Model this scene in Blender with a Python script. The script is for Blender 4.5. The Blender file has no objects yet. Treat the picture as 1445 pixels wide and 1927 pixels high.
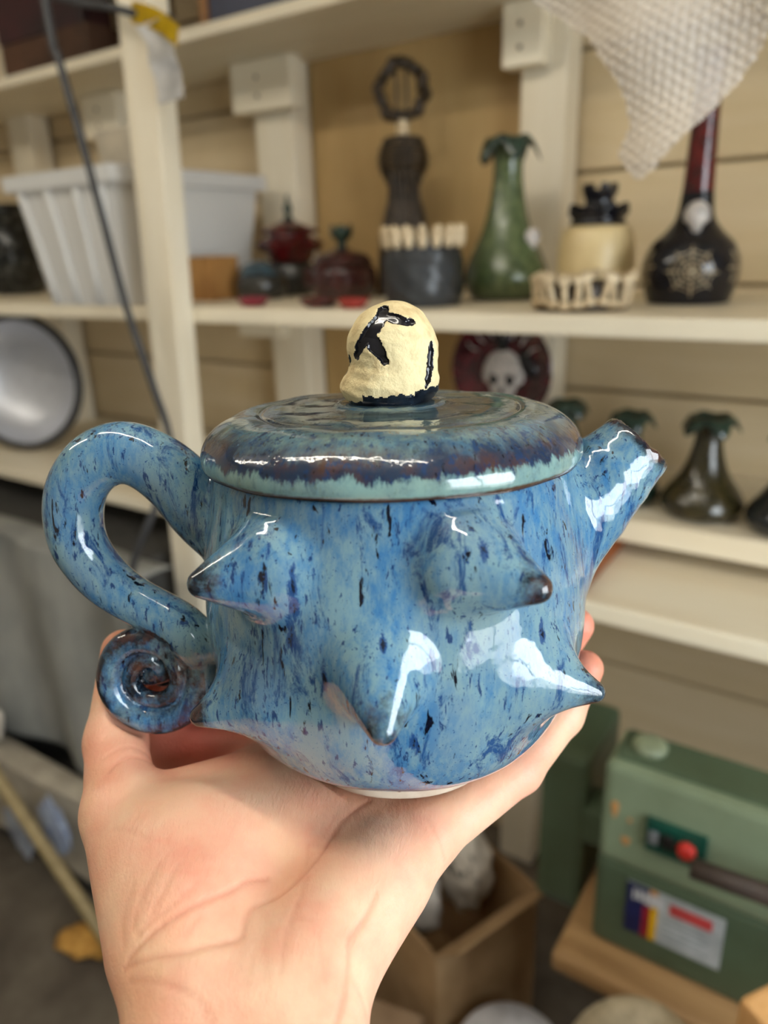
import bpy, bmesh, math, random
import numpy as np
from mathutils import Vector, Matrix

# ------------------------------------------------------------------ camera
S = bpy.context.scene
COL = S.collection
CAM_POS = Vector((0.0, 0.0, 1.45))
cam_d = bpy.data.cameras.new('camera')
cam = bpy.data.objects.new('camera', cam_d)
COL.objects.link(cam)
cam_d.sensor_fit = 'HORIZONTAL'
cam_d.sensor_width = 7.2
cam_d.lens = 1390.0 / 1445.0 * 7.2
cam_d.clip_start = 0.01
right = Vector((0.83121049, 0.5551112, -0.0306705))
down = Vector((0.16203344, -0.29465861, -0.94176508))
fwd = Vector((-0.53182167, 0.77783537, -0.3348699))
M = Matrix((right, -down, -fwd)).transposed().to_4x4()
M.translation = CAM_POS
cam.matrix_world = M
cam_d.dof.use_dof = True
cam_d.dof.focus_distance = 0.236
cam_d.dof.aperture_fstop = 1.9
S.camera = cam

# ------------------------------------------------------------------ light, exposure
S.view_settings.view_transform = 'Standard'
S.view_settings.look = 'None'
S.view_settings.gamma = 1
S.view_settings.use_curve_mapping = False
S.view_settings.exposure = 0.0
SKY = 15.0
TUBE = 54.0
w = bpy.data.worlds.new('overcast_sky')
S.world = w
w.use_nodes = True
w.node_tree.nodes['Background'].inputs[0].default_value = (0.86, 0.94, 1.0, 1)
w.node_tree.nodes['Background'].inputs[1].default_value = SKY
# daylight comes through the window opening in the right wall; the portal only guides sampling
pd = bpy.data.lights.new('window_portal', 'AREA')
pd.shape = 'RECTANGLE'
pd.size, pd.size_y = 1.1, 1.15
pd.cycles.is_portal = True
po = bpy.data.objects.new('window_portal', pd)
COL.objects.link(po)
po.location = (1.16, 0.02, 1.42)
po.rotation_euler = (0, math.radians(90), 0)

PI = math.pi
rnd = random.Random(7)


def lin(c):
    return tuple((v / 255 / 12.92) if v / 255 <= 0.04045 else ((v / 255 + 0.055) / 1.055) ** 2.4 for v in c[:3]) + (1.0,)


# ------------------------------------------------------------------ node helpers
class G:
    def __init__(self, name):
        self.m = bpy.data.materials.new(name)
        self.m.use_nodes = True
        self.nt = self.m.node_tree
        self.nt.nodes.clear()
        self.out = self.nt.nodes.new('ShaderNodeOutputMaterial')
        self._co = None

    def n(self, t, ins=None, **attrs):
        nd = self.nt.nodes.new('ShaderNode' + t)
        for k, v in attrs.items():
            setattr(nd, k, v)
        for k, v in (ins or {}).items():
            if isinstance(v, bpy.types.NodeSocket):
                self.nt.links.new(v, nd.inputs[k])
            else:
                nd.inputs[k].default_value = v
        return nd

    @property
    def co(self):
        if self._co is None:
            self._co = self.n('TexCoord').outputs['Object']
        return self._co

    def map(self, scale, rot=(0, 0, 0)):
        return self.n('Mapping', {'Vector': self.co, 'Scale': scale, 'Rotation': rot}).outputs[0]

    def noise(self, scale, detail=3, rough=0.55, vec=None, dist=0.0):
        return self.n('TexNoise', {'Vector': vec or self.co, 'Scale': scale, 'Detail': detail, 'Roughness': rough, 'Distortion': dist}).outputs['Fac']

    def rng(self, v, a, b, lo=0.0, hi=1.0):
        return self.n('MapRange', {'Value': v, 'From Min': a, 'From Max': b, 'To Min': lo, 'To Max': hi}).outputs[0]

    def math(self, op, a, b=0.0):
        return self.n('Math', {0: a, 1: b}, operation=op).outputs[0]

    def mix(self, f, a, b):
        nd = self.n('Mix', {'Factor': f, 'A': 0, 'B': 0}, data_type='RGBA') if False else self.nt.nodes.new('ShaderNodeMix')
        nd.data_type = 'RGBA'
        for i, v in ((0, f), (6, a), (7, b)):
            if isinstance(v, bpy.types.NodeSocket):
                self.nt.links.new(v, nd.inputs[i])
            else:
                nd.inputs[i].default_value = v
        return nd.outputs[2]

    def attr(self, name):
        return self.n('Attribute', attribute_name=name).outputs['Fac']

    def bump(self, h, strength=0.2, dist=0.001):
        return self.n('Bump', {'Height': h, 'Strength': strength, 'Distance': dist}).outputs[0]

    def done(self, col, rough=0.5, normal=None, **k):
        p = self.n('BsdfPrincipled')
        for key, v in [('Base Color', col), ('Roughness', rough)] + ([('Normal', normal)] if normal else []) + list(k.items()):
            key = key.replace('_', ' ')
            if isinstance(v, bpy.types.NodeSocket):
                self.nt.links.new(v, p.inputs[key])
            else:
                p.inputs[key].default_value = v
        self.nt.links.new(p.outputs[0], self.out.inputs[0])
        return self.m


def simple(name, c1, c2=None, scale=20, rough=0.5, bump=0.0, stretch=(1, 1, 1), lo=0.35, hi=0.65, **k):
    g = G(name)
    c2 = c2 or tuple(v * 0.8 for v in c1)
    f = g.noise(scale, 4, 0.6, g.map(stretch))
    col = g.mix(g.rng(f, lo, hi), lin(c1), lin(c2))
    nm = g.bump(g.noise(scale * 4, 3), bump, 0.002) if bump else None
    return g.done(col, rough, nm, **k)


# ------------------------------------------------------------------ object helpers
def tag(o, label=None, cat=None, group=None, kind=None):
    for k, v in (('label', label), ('category', cat), ('group', group), ('kind', kind)):
        if v:
            o[k] = v
    return o


def thing(name, label, cat, loc=(0, 0, 0), rz=0.0, group=None):
    o = bpy.data.objects.new(name, None)
    o.empty_display_size = 0.02
    COL.objects.link(o)
    o.location = loc
    o.rotation_euler = (0, 0, rz)
    return tag(o, label, cat, group)


def link(name, me, mat, parent=None, loc=(0, 0, 0), rot=(0, 0, 0), smooth=True, kind=None, label=None):
    if mat:
        me.materials.append(mat)
    if smooth:
        me.polygons.foreach_set('use_smooth', np.ones(len(me.polygons), bool))
    o = bpy.data.objects.new(name, me)
    COL.objects.link(o)
    o.parent = parent
    o.location = loc
    o.rotation_euler = rot
    if kind:
        o['kind'] = kind
    if label:
        o['label'] = label
    return o


def mesh_np(name, V, Q):
    me = bpy.data.meshes.new(name)
    V = np.ascontiguousarray(V, np.float32)
    Q = np.ascontiguousarray(Q, np.int32)
    me.vertices.add(len(V))
    me.vertices.foreach_set('co', V.ravel())
    k = Q.shape[1]
    me.loops.add(Q.size)
    me.loops.foreach_set('vertex_index', Q.ravel())
    me.polygons.add(len(Q))
    me.polygons.foreach_set('loop_start', np.arange(0, Q.size, k, dtype=np.int32))
    me.update(calc_edges=True)
    me.validate()
    return me


def mesh_bm(name, bm):
    me = bpy.data.meshes.new(name)
    bmesh.ops.recalc_face_normals(bm, faces=bm.faces)
    bm.to_mesh(me)
    bm.free()
    return me


def box_bm(lo, hi, bev=0.003, seg=2, bm=None):
    bm = bm or bmesh.new()
    lo, hi = Vector(lo), Vector(hi)
    r = bmesh.ops.create_cube(bm, size=1)
    vs = r['verts']
    for v in vs:
        v.co = Vector(((lo[i] + hi[i]) / 2 + v.co[i] * (hi[i] - lo[i]) for i in range(3)))
    if bev > 0:
        es = list({e for v in vs for e in v.link_edges})
        bmesh.ops.bevel(bm, geom=es, offset=bev, segments=seg, affect='EDGES', profile=0.6)
    return bm


def box(name, lo, hi, mat, parent=None, bev=0.003, rot=(0, 0, 0), loc=(0, 0, 0), **k):
    return link(name, mesh_bm(name, box_bm(lo, hi, bev)), mat, parent, loc, rot, smooth=False, **k)


def spline(pts, n=6):
    P = [np.array(p, float) for p in pts]
    out = []
    for i in range(len(P) - 1):
        a = P[i - 1] if i > 0 else 2 * P[0] - P[1]
        b, c = P[i], P[i + 1]
        d = P[i + 2] if i + 2 < len(P) else 2 * P[-1] - P[-2]
        for t in np.linspace(0, 1, n, endpoint=False):
            out.append(0.5 * (2 * b + (c - a) * t + (2 * a - 5 * b + 4 * c - d) * t * t + (3 * b - a - 3 * c + d) * t ** 3))
    out.append(P[-1])
    return np.array(out)


def lathe_me(name, prof, seg=40, smooth_n=5, mod=None):
    """surface of revolution; prof is (r, z) points; mod(angle, r, z, i) may change r and z"""
    P = spline(prof, smooth_n) if smooth_n else np.array(prof, float)
    P[:, 1] = np.clip(P[:, 1], min(p[1] for p in prof), max(p[1] for p in prof))
    V, Q = [], []
    for i, (r, z) in enumerate(P):
        for j in range(seg):
            a = 2 * PI * j / seg
            rr, zz = (mod(a, max(r, 1e-4), z, i / len(P)) if mod else (max(r, 1e-4), z))
            V.append((rr * math.cos(a), rr * math.sin(a), zz))
    for i in range(len(P) - 1):
        for j in range(seg):
            k = (j + 1) % seg
            Q.append((i * seg + j, i * seg + k, (i + 1) * seg + k, (i + 1) * seg + j))
    return mesh_np(name, V, Q)


def lathe(name, prof, mat, parent=None, seg=40, smooth_n=5, mod=None, loc=(0, 0, 0), **k):
    return link(name, lathe_me(name, prof, seg, smooth_n, mod), mat, parent, loc, **k)


def tube_me(name, pts, rad, seg=8, n=6, flat=1.0):
    P = spline(pts, n)
    R = np.interp(np.linspace(0, 1, len(P)), np.linspace(0, 1, len(rad)), rad) if hasattr(rad, '__len__') else np.full(len(P), rad)
    V, Q = [], []
    up = Vector((0.13, 0.21, 0.97))
    for i, p in enumerate(P):
        t = Vector(P[min(i + 1, len(P) - 1)] - P[max(i - 1, 0)]).normalized()
        u = t.cross(up).normalized()
        v = t.cross(u).normalized()
        for j in range(seg):
            a = 2 * PI * j / seg
            q = Vector(p) + (u * math.cos(a) + v * math.sin(a) * flat) * R[i]
            V.append(q)
    for i in range(len(P) - 1):
        for j in range(seg):
            k = (j + 1) % seg
            Q.append((i * seg + j, i * seg + k, (i + 1) * seg + k, (i + 1) * seg + j))
    me_v = V + [Vector(P[0]), Vector(P[-1])]
    a, b = len(V), len(V) + 1
    for j in range(seg):
        k = (j + 1) % seg
        Q.append((a, k, j, j) if False else (a, k, j, a))
        Q.append((b, (len(P) - 1) * seg + j, (len(P) - 1) * seg + k, b))
    bm = bmesh.new()
    vs = [bm.verts.new(v) for v in me_v]
    for q in Q:
        ids = list(dict.fromkeys(q))
        try:
            bm.faces.new([vs[i] for i in ids])
        except ValueError:
            pass
    return mesh_bm(name, bm)


def tube(name, pts, rad, mat, parent=None, seg=8, n=6, flat=1.0, **k):
    return link(name, tube_me(name, pts, rad, seg, n, flat), mat, parent, **k)


def blob(name, radii, mat, parent=None, loc=(0, 0, 0), rot=(0, 0, 0), amp=0.15, freq=3.0, seed=0, sub=4, flatz=None, **k):
    """crumpled ellipsoid"""
    bm = bmesh.new()
    bmesh.ops.create_icosphere(bm, subdivisions=sub, radius=1)
    r = random.Random(seed)
    waves = [(Vector((r.uniform(-1, 1), r.uniform(-1, 1), r.uniform(-1, 1))).normalized() * freq * r.uniform(0.6, 2.2), r.uniform(0, 6.28), r.uniform(0.4, 1)) for _ in range(9)]
    for v in bm.verts:
        d = sum(wt * (1 - 2 * abs(math.sin(v.co.dot(f) + ph))) for f, ph, wt in waves) / 5
        c = v.co * (1 + amp * d)
        v.co = Vector((c.x * radii[0], c.y * radii[1], c.z * radii[2]))
        if flatz is not None and v.co.z < flatz:
            v.co.z = flatz
    return link(name, mesh_bm(name, bm), mat, parent, loc, rot, **k)


# ------------------------------------------------------------------ implicit surfaces (bodies that flow into one another)
class Field:
    def __init__(self, lo, hi, h):
        self.lo, self.h = np.array(lo, float), h
        self.n = np.ceil((np.array(hi) - self.lo) / h).astype(int) + 1
        self.D = np.full(self.n, 0.05, np.float32)
        self.ax = [self.lo[i] + h * np.arange(self.n[i]) for i in range(3)]

    def block(self, lo, hi):
        a = np.clip(np.floor((np.array(lo) - self.lo) / self.h).astype(int), 0, self.n - 1)
        b = np.clip(np.ceil((np.array(hi) - self.lo) / self.h).astype(int) + 1, 1, self.n)
        sl = tuple(slice(a[i], max(b[i], a[i] + 1)) for i in range(3))
        X = [self.ax[i][sl[i]].astype(np.float32) for i in range(3)]
        return sl, X[0][:, None, None], X[1][None, :, None], X[2][None, None, :]

    def cap(self, a, b, ra, rb, k=0.006, op='add'):
        a, b = np.array(a, float), np.array(b, float)
        m = max(ra, rb) + k + 3 * self.h
        sl, x, y, z = self.block(np.minimum(a, b) - m, np.maximum(a, b) + m)
        self.put(sl, cap_d(x, y, z, a, b, ra, rb), k, op)

    def put(self, sl, d, k, op='add'):
        D = self.D[sl]
        if op == 'add':
            hh = np.clip(k - np.abs(D - d), 0, None) / k
            self.D[sl] = np.minimum(D, d) - hh * hh * k * 0.25
        else:
            d = -d
            hh = np.clip(k - np.abs(D - d), 0, None) / k
            self.D[sl] = np.maximum(D, d) + hh * hh * k * 0.25

    def sample(self, P, A=None):
        A = self.D if A is None else A
        q = (P - self.lo) / self.h
        i = np.clip(np.floor(q).astype(int), 0, self.n - 2)
        f = (q - i).astype(np.float32)
        r = 0
        for dx in (0, 1):
            for dy in (0, 1):
                for dz in (0, 1):
                    wgt = (f[:, 0] if dx else 1 - f[:, 0]) * (f[:, 1] if dy else 1 - f[:, 1]) * (f[:, 2] if dz else 1 - f[:, 2])
                    r = r + wgt * A[i[:, 0] + dx, i[:, 1] + dy, i[:, 2] + dz]
        return r

    def grad(self, P):
        e = self.h
        g = np.stack([self.sample(P + np.eye(3)[i] * e) - self.sample(P - np.eye(3)[i] * e) for i in range(3)], 1) / (2 * e)
        return g

    def mesh(self):
        D = self.D
        neg = D < 0
        n = self.n
        c = np.zeros(n - 1, np.int8)
        for dx in (0, 1):
            for dy in (0, 1):
                for dz in (0, 1):
                    c += neg[dx:n[0] - 1 + dx, dy:n[1] - 1 + dy, dz:n[2] - 1 + dz]
        cells = np.argwhere((c > 0) & (c < 8))
        idx = np.full(n - 1, -1, np.int32)
        idx[tuple(cells.T)] = np.arange(len(cells))
        corners = [np.array((a, b, d)) for a in (0, 1) for b in (0, 1) for d in (0, 1)]
        val = {tuple(k): D[tuple((cells + k).T)] for k in corners}
        acc = np.zeros((len(cells), 3))
        cnt = np.zeros(len(cells))
        for k in corners:
            for axis in range(3):
                if k[axis] == 0:
                    k2 = k.copy()
                    k2[axis] = 1
                    va, vb = val[tuple(k)], val[tuple(k2)]
                    s = (va < 0) != (vb < 0)
                    t = va[s] / (va[s] - vb[s])
                    p = np.tile(k.astype(float), (s.sum(), 1))
                    p[:, axis] = t
                    acc[s] += p
                    cnt[s] += 1
        V = self.lo + self.h * (cells + acc / cnt[:, None])
        Q = []
        for axis in range(3):
            s0 = [slice(1, n[i] - 1) for i in range(3)]
            s1 = list(s0)
            s0[axis] = slice(0, n[axis] - 1)
            s1[axis] = slice(1, n[axis])
            A, B = neg[tuple(s0)], neg[tuple(s1)]
            e = np.argwhere(A != B)
            flip = A[tuple(e.T)]
            off = np.ones(3, int)
            off[axis] = 0
            e = e + off
            u, v = (axis + 1) % 3, (axis + 2) % 3
            eu, ev = np.eye(3, dtype=int)[u], np.eye(3, dtype=int)[v]
            q = np.stack([idx[tuple((e - eu - ev).T)], idx[tuple((e - ev).T)], idx[tuple(e.T)], idx[tuple((e - eu).T)]], 1)
            q[~flip] = q[~flip][:, ::-1]
            Q.append(q)
        Q = np.concatenate(Q)
        for _ in range(3):
            d = self.sample(V)
            g = self.grad(V)
            st = d[:, None] * g / np.maximum((g * g).sum(1), 0.1)[:, None]
            ln = np.linalg.norm(st, axis=1, keepdims=True)
            V = V - st * np.minimum(1, 0.6 * self.h / np.maximum(ln, 1e-9))
        g = self.grad(V)
        N = g / np.maximum(np.linalg.norm(g, axis=1, keepdims=True), 1e-9)
        return V, Q, N


def cap_d(x, y, z, a, b, ra, rb):
    ab = b - a
    L = max(float(ab @ ab), 1e-12)
    t = np.clip(((x - a[0]) * ab[0] + (y - a[1]) * ab[1] + (z - a[2]) * ab[2]) / L, 0, 1)
    return np.sqrt((x - a[0] - t * ab[0]) ** 2 + (y - a[1] - t * ab[1]) ** 2 + (z - a[2] - t * ab[2]) ** 2) - (ra + (rb - ra) * t)


def rcone_d(x, y, z, a, b, r1, r2):
    ba = b - a
    l2 = float(ba @ ba)
    rr = r1 - r2
    a2 = l2 - rr * rr
    px, py, pz = x - a[0], y - a[1], z - a[2]
    t = px * ba[0] + py * ba[1] + pz * ba[2]
    u = t - l2
    x2 = (px * l2 - ba[0] * t) ** 2 + (py * l2 - ba[1] * t) ** 2 + (pz * l2 - ba[2] * t) ** 2
    k = np.sign(rr) * rr * rr * x2
    d = (np.sqrt(x2 * a2 / l2) + t * rr) / l2 - r1
    d = np.where(np.sign(t) * a2 * t * t * l2 < k, np.sqrt(x2 + t * t * l2) / l2 - r1, d)
    return np.where(np.sign(u) * a2 * u * u * l2 > k, np.sqrt(x2 + u * u * l2) / l2 - r2, d)


def sub_mesh(name, V, Q, N, mask, attrs=None):
    q = Q[mask]
    used, inv = np.unique(q, return_inverse=True)
    me = mesh_np(name, V[used], inv.reshape(q.shape))
    me.polygons.foreach_set('use_smooth', np.ones(len(me.polygons), bool))
    for k, arr in (attrs or {}).items():
        at = me.attributes.new(k, 'FLOAT', 'POINT')
        at.data.foreach_set('value', arr[used].astype(np.float32))
    if N is not None and len(me.vertices) == len(used):
        me.normals_split_custom_set_from_vertices(N[used].tolist())
    return me


def vnoise(P, freq, seed):
    """cheap smooth pseudo-noise from a few sine waves, about -1..1"""
    r = np.random.RandomState(seed)
    s = 0
    for _ in range(7):
        d = r.normal(size=3)
        d = d / np.linalg.norm(d) * freq * r.uniform(0.6, 1.7)
        s = s + np.sin(P @ d + r.uniform(0, 6.28))
    return s / 4

# ------------------------------------------------------------------ materials
def glaze(name='blue_glaze', lid=False):
    g = G(name)
    big = g.noise(55, 6, 0.7, g.map((1, 1, 0.5)))
    fine = g.noise(420, 5, 0.7, g.map((1, 1, 0.32)))
    pale, mid, deep, navy, rust = (lin(c) for c in ((112, 146, 158), (58, 112, 156), (14, 60, 112), (8, 12, 28), (70, 36, 18)))
    cel = lin((118, 156, 158))
    f1 = g.math('ADD', g.math('MULTIPLY', big, 0.6), g.math('MULTIPLY', fine, 0.4))
    col = g.mix(g.rng(f1, 0.43, 0.58), pale, mid)
    col = g.mix(g.rng(g.noise(20, 4, 0.6, g.map((1, 1, 0.6))), 0.52, 0.68, 0, 0.65), col, lin((126, 146, 146)))
    col = g.mix(g.rng(g.noise(110, 6, 0.75, g.map((1, 1, 0.28), (0.1, 0.05, 0)), 0.7), 0.545, 0.63, 0, 0.9), col, deep)
    dens = g.math('MULTIPLY', g.math('SUBTRACT', g.noise(30, 3), 0.5), 0.10)
    col = g.mix(g.rng(g.math('ADD', g.noise(235, 4, 0.6, g.map((1, 1, 0.27)), 0.45), dens), 0.628, 0.665), col, navy)
    col = g.mix(g.rng(g.math('ADD', g.noise(430, 4, 0.65, g.map((1, 1, 0.24)), 0.3), g.math('MULTIPLY', dens, 1.2)), 0.60, 0.655, 0, 0.9), col, lin((16, 48, 96)))
    col = g.mix(g.rng(g.noise(1150, 2), 0.66, 0.71, 0, 0.85), col, deep)
    if lid:
        xyz = g.n('SeparateXYZ', {0: g.co})
        r = g.math('SQRT', g.math('ADD', g.math('MULTIPLY', xyz.outputs[0], xyz.outputs[0]), g.math('MULTIPLY', xyz.outputs[1], xyz.outputs[1])))
        wob = g.math('MULTIPLY', g.math('SUBTRACT', g.noise(60, 4, 0.7), 0.5), 0.010)
        rr = g.math('ADD', r, wob)
        # throwing rings and greenish centre
        top = g.mix(g.rng(g.noise(45, 5, 0.7), 0.42, 0.6), lin((92, 108, 102)), lin((50, 76, 92)))
        ring = g.math('SINE', g.math('MULTIPLY', rr, 620))
        top = g.mix(g.rng(ring, 0.3, 1, 0, 0.55), top, lin((62, 54, 50)))
        top = g.mix(g.rng(g.noise(260, 4, 0.7, g.map((1, 1, 1))), 0.60, 0.68, 0, 0.9), top, deep)
        col = g.mix(0.62, col, g.mix(g.rng(g.noise(150, 5, 0.7), 0.42, 0.6), lin((104, 122, 108)), lin((62, 98, 112))))
        col = g.mix(g.rng(rr, 0.054, 0.044), col, top)
        z = g.math('ADD', xyz.outputs[2], g.math('MULTIPLY', g.math('SUBTRACT', g.noise(90, 5, 0.75, g.map((1, 1, 0.4))), 0.5), 0.009))
        z = g.math('ADD', z, g.math('MULTIPLY', g.math('SUBTRACT', g.noise(34, 3), 0.5), 0.004))
        ang0 = g.math('ARCTAN2', xyz.outputs[1], xyz.outputs[0])
        cyl0 = g.n('CombineXYZ', {0: g.math('MULTIPLY', ang0, 12.0), 1: g.math('MULTIPLY', r, 30.0), 2: g.math('MULTIPLY', xyz.outputs[2], 60.0)}).outputs[0]
        z = g.math('ADD', z, g.math('MULTIPLY', g.math('SUBTRACT', g.noise(1.6, 6, 0.75, cyl0), 0.48), 0.0095))
        band = g.math('MULTIPLY', g.rng(z, 0.1142, 0.1156), g.rng(z, 0.1246, 0.1196))
        bcol = g.mix(g.rng(g.noise(70, 4, 0.6), 0.45, 0.6), lin((22, 34, 62)), rust)
        col = g.mix(g.math('MULTIPLY', band, 0.92), col, bcol)
        ang = g.math('ARCTAN2', xyz.outputs[1], xyz.outputs[0])
        cyl = g.n('CombineXYZ', {0: g.math('MULTIPLY', ang, 9.0), 1: g.math('MULTIPLY', r, 90.0), 2: g.math('MULTIPLY', xyz.outputs[2], 70.0)}).outputs[0]
        col = g.mix(g.math('MULTIPLY', g.rng(g.noise(2.6, 5, 0.7, cyl), 0.53, 0.62, 0, 0.85), g.rng(r, 0.040, 0.047)), col, lin((20, 52, 92)))
        col = g.mix(g.math('MULTIPLY', g.rng(g.noise(5.5, 3, 0.6, cyl), 0.62, 0.68, 0, 0.9), g.rng(r, 0.036, 0.045)), col, lin((12, 16, 26)))
        low = g.rng(z, 0.1156, 0.1140)
        col = g.mix(g.math('MULTIPLY', low, g.rng(g.noise(120, 5, 0.7), 0.35, 0.6, 0.9, 0.45)), col, g.mix(g.noise(60), lin((108, 150, 156)), lin((146, 168, 146))))
        edge = g.rng(g.math('ADD', xyz.outputs[2], g.math('MULTIPLY', g.noise(400, 2), 0.0009)), 0.1113, 0.1105)
        col = g.mix(edge, col, g.mix(g.noise(300), lin((26, 18, 16)), lin((104, 74, 54))))
        hf = g.math('ADD', g.math('MULTIPLY', ring, 0.15), g.noise(120, 3))
    else:
        pl_ = g.math('ADD', g.attr('pool'), g.math('MULTIPLY', g.math('SUBTRACT', g.noise(330, 5, 0.75, g.map((1, 1, 0.3)), 0.6), 0.5), 2.6))
        pl_ = g.math('MULTIPLY', pl_, g.rng(g.attr('pool'), 0.03, 0.3))
        col = g.mix(g.rng(pl_, 0.30, 0.55, 0, 0.85), col, lin((18, 58, 112)))
        col = g.mix(g.rng(pl_, 0.72, 0.92, 0, 0.92), col, navy)
        e = g.attr('edge')
        ef = g.math('ADD', e, g.math('MULTIPLY', g.math('SUBTRACT', g.noise(130, 4, 0.7), 0.5), 1.6))
        ecol = g.mix(g.rng(g.noise(110, 4, 0.6), 0.45, 0.62), lin((12, 14, 24)), rust)
        col = g.mix(g.rng(g.math('MULTIPLY', ef, g.rng(e, 0.02, 0.25)), 0.35, 0.85, 0, 0.95), col, ecol)
        hf = g.math('ADD', g.noise(75, 2), g.math('MULTIPLY', g.noise(190, 2), 0.25))
    nm = g.bump(hf, 0.28, 0.0015)
    return g.done(col, 0.07, nm, IOR=1.52, Coat_Weight=0.35, Coat_Roughness=0.03)


MAT_GLAZE = glaze()
MAT_LID = glaze('lid_glaze', True)
MAT_CLAY = simple('bare_clay', (205, 190, 170), (180, 160, 140), 60, 0.8)
MAT_CREAM = simple('cream_clay', (226, 208, 160), (178, 146, 98), 110, 0.75, 0.35, lo=0.47, hi=0.78)
MAT_BLACKGLAZE = simple('black_gloss', (10, 10, 13), (26, 26, 34), 120, 0.12)
MAT_BLUEBLACK = simple('blue_black_gloss', (12, 15, 22), (34, 44, 56), 150, 0.12)


def wood(name, c1, c2, rough=0.55, stretch=(0.6, 9, 9), scale=6):
    g = G(name)
    f = g.noise(scale, 5, 0.6, g.map(stretch), 0.8)
    col = g.mix(g.rng(f, 0.35, 0.68), lin(c1), lin(c2))
    col = g.mix(g.rng(g.noise(1.6, 4, 0.65), 0.5, 0.75, 0, 0.35), col, lin(tuple(v * 0.72 for v in c2)))
    return g.done(col, rough, g.bump(f, 0.15, 0.002))


MAT_PAINT = wood('cream_painted_board', (238, 228, 204), (230, 216, 188), 0.5, (0.6, 5, 5), 3)
MAT_POST = wood('cream_painted_post', (234, 224, 202), (226, 212, 184), 0.5, (5, 5, 0.6), 3)
MAT_PLANK = wood('cream_cladding', (212, 192, 156), (202, 180, 140), 0.6, (0.6, 5, 5), 3)
MAT_PLY = wood('tan_plywood', (186, 156, 104), (172, 140, 88), 0.6, (3, 3, 0.5), 4)
MAT_WHITEWALL = simple('white_wall', (212, 206, 194), (200, 194, 182), 3, 0.8)
MAT_FLOOR = simple('dusty_floor', (104, 94, 80), (76, 66, 54), 7, 0.8, 0.3)
MAT_CEIL = simple('white_ceiling', (226, 222, 212), (216, 212, 202), 3, 0.85)

# ------------------------------------------------------------------ setting: a narrow pottery shed
ROOM = dict(x0=-3.2, x1=1.15, y0=-2.0, y1=1.47, z1=2.45)


def struct(name, lo, hi, m, bev=0.0):
    o = box(name, lo, hi, m, None, bev)
    o['kind'] = 'structure'
    return o


struct('floor', (-3.3, -2.1, -0.1), (1.3, 1.6, 0.0), MAT_FLOOR)
struct('ceiling', (-3.3, -2.1, 2.45), (1.3, 1.6, 2.55), MAT_CEIL)
struct('wall_left', (-3.3, -2.1, 0), (-3.2, 1.6, 2.45), MAT_WHITEWALL)
struct('wall_front', (-3.3, -2.1, 0), (1.3, -2.0, 2.45), MAT_WHITEWALL)
wr = bmesh.new()
WY0, WY1, WZ0, WZ1 = -0.52, 0.56, 0.85, 1.98
for lo, hi in (((1.15, -2.0, 0), (1.25, WY0, 2.45)), ((1.15, WY1, 0), (1.25, 1.6, 2.45)), ((1.15, WY0, 0), (1.25, WY1, WZ0)), ((1.15, WY0, WZ1), (1.25, WY1, 2.45))):
    box_bm(lo, hi, 0, 1, wr)
o = link('wall_right', mesh_bm('wall_right', wr), MAT_WHITEWALL, smooth=False)
o['kind'] = 'structure'
win = thing('window_1', None, None, (1.2, 0.02, 1.415))
win['kind'] = 'structure'
MAT_WHITEPAINT = simple('white_gloss_paint', (232, 232, 228), None, 20, 0.35)
for nm, lo, hi in (('frame_rail', (-0.03, -0.54, -0.565), (0.03, 0.54, -0.515)), ('frame_rail', (-0.03, -0.54, 0.515), (0.03, 0.54, 0.565)),
                   ('frame_stile', (-0.03, -0.54, -0.515), (0.03, -0.49, 0.515)), ('frame_stile', (-0.03, 0.49, -0.515), (0.03, 0.54, 0.515)),
                   ('mullion', (-0.02, -0.015, -0.515), (0.02, 0.015, 0.515))):
    box(nm, lo, hi, MAT_WHITEPAINT, win, 0.004)
gg = G('window_glass')
tr = gg.n('BsdfTransparent')
gl = gg.n('BsdfGlossy', {'Roughness': 0.0})
mx = gg.n('MixShader', {0: 0.06, 1: tr.outputs[0], 2: gl.outputs[0]})
gg.nt.links.new(mx.outputs[0], gg.out.inputs[0])
for s in (-1, 1):
    box('pane', (-0.003, 0.2525 * s - 0.2375, -0.515), (0.003, 0.2525 * s + 0.2375, 0.515), gg.m, win, 0)
struct('ground_outside', (1.3, -6, -0.3), (9, 8, -0.2), simple('pale_paving', (190, 188, 182), None, 4, 0.9))

# back wall: horizontal shiplap boards 0.2 m high with recessed joints, one smooth plywood sheet between two studs
wall = struct('wall_back', (-3.3, 1.475, 0), (1.3, 1.6, 2.45), simple('dark_joint', (168, 146, 110), None, 10, 0.8))
plank_me = None
for k in range(13):
    z0 = -0.027 + 0.2 * k
    lo, hi = (-3.2, 1.45, max(z0 + 0.005, 0.0)), (1.15, 1.475, min(z0 + 0.195, 2.45))
    if k in (0, 12):
        box('plank', lo, hi, MAT_PLANK, wall, 0.002)
    else:
        if plank_me is None:
            plank_me = mesh_bm('plank', box_bm((-3.2, 1.45, -0.0975), (1.15, 1.475, 0.0975), 0.007))
        link('plank', plank_me, MAT_PLANK if not plank_me.materials else None, wall, (0, 0, z0 + 0.1), smooth=False)
box('plywood_panel', (-1.14, 1.436, 1.355), (-0.60, 1.449, 2.40), MAT_PLY, wall, 0.001)
box('plywood_panel', (-1.14, 1.436, 0.97), (-0.60, 1.449, 1.33), MAT_PLY, wall, 0.001)

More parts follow.
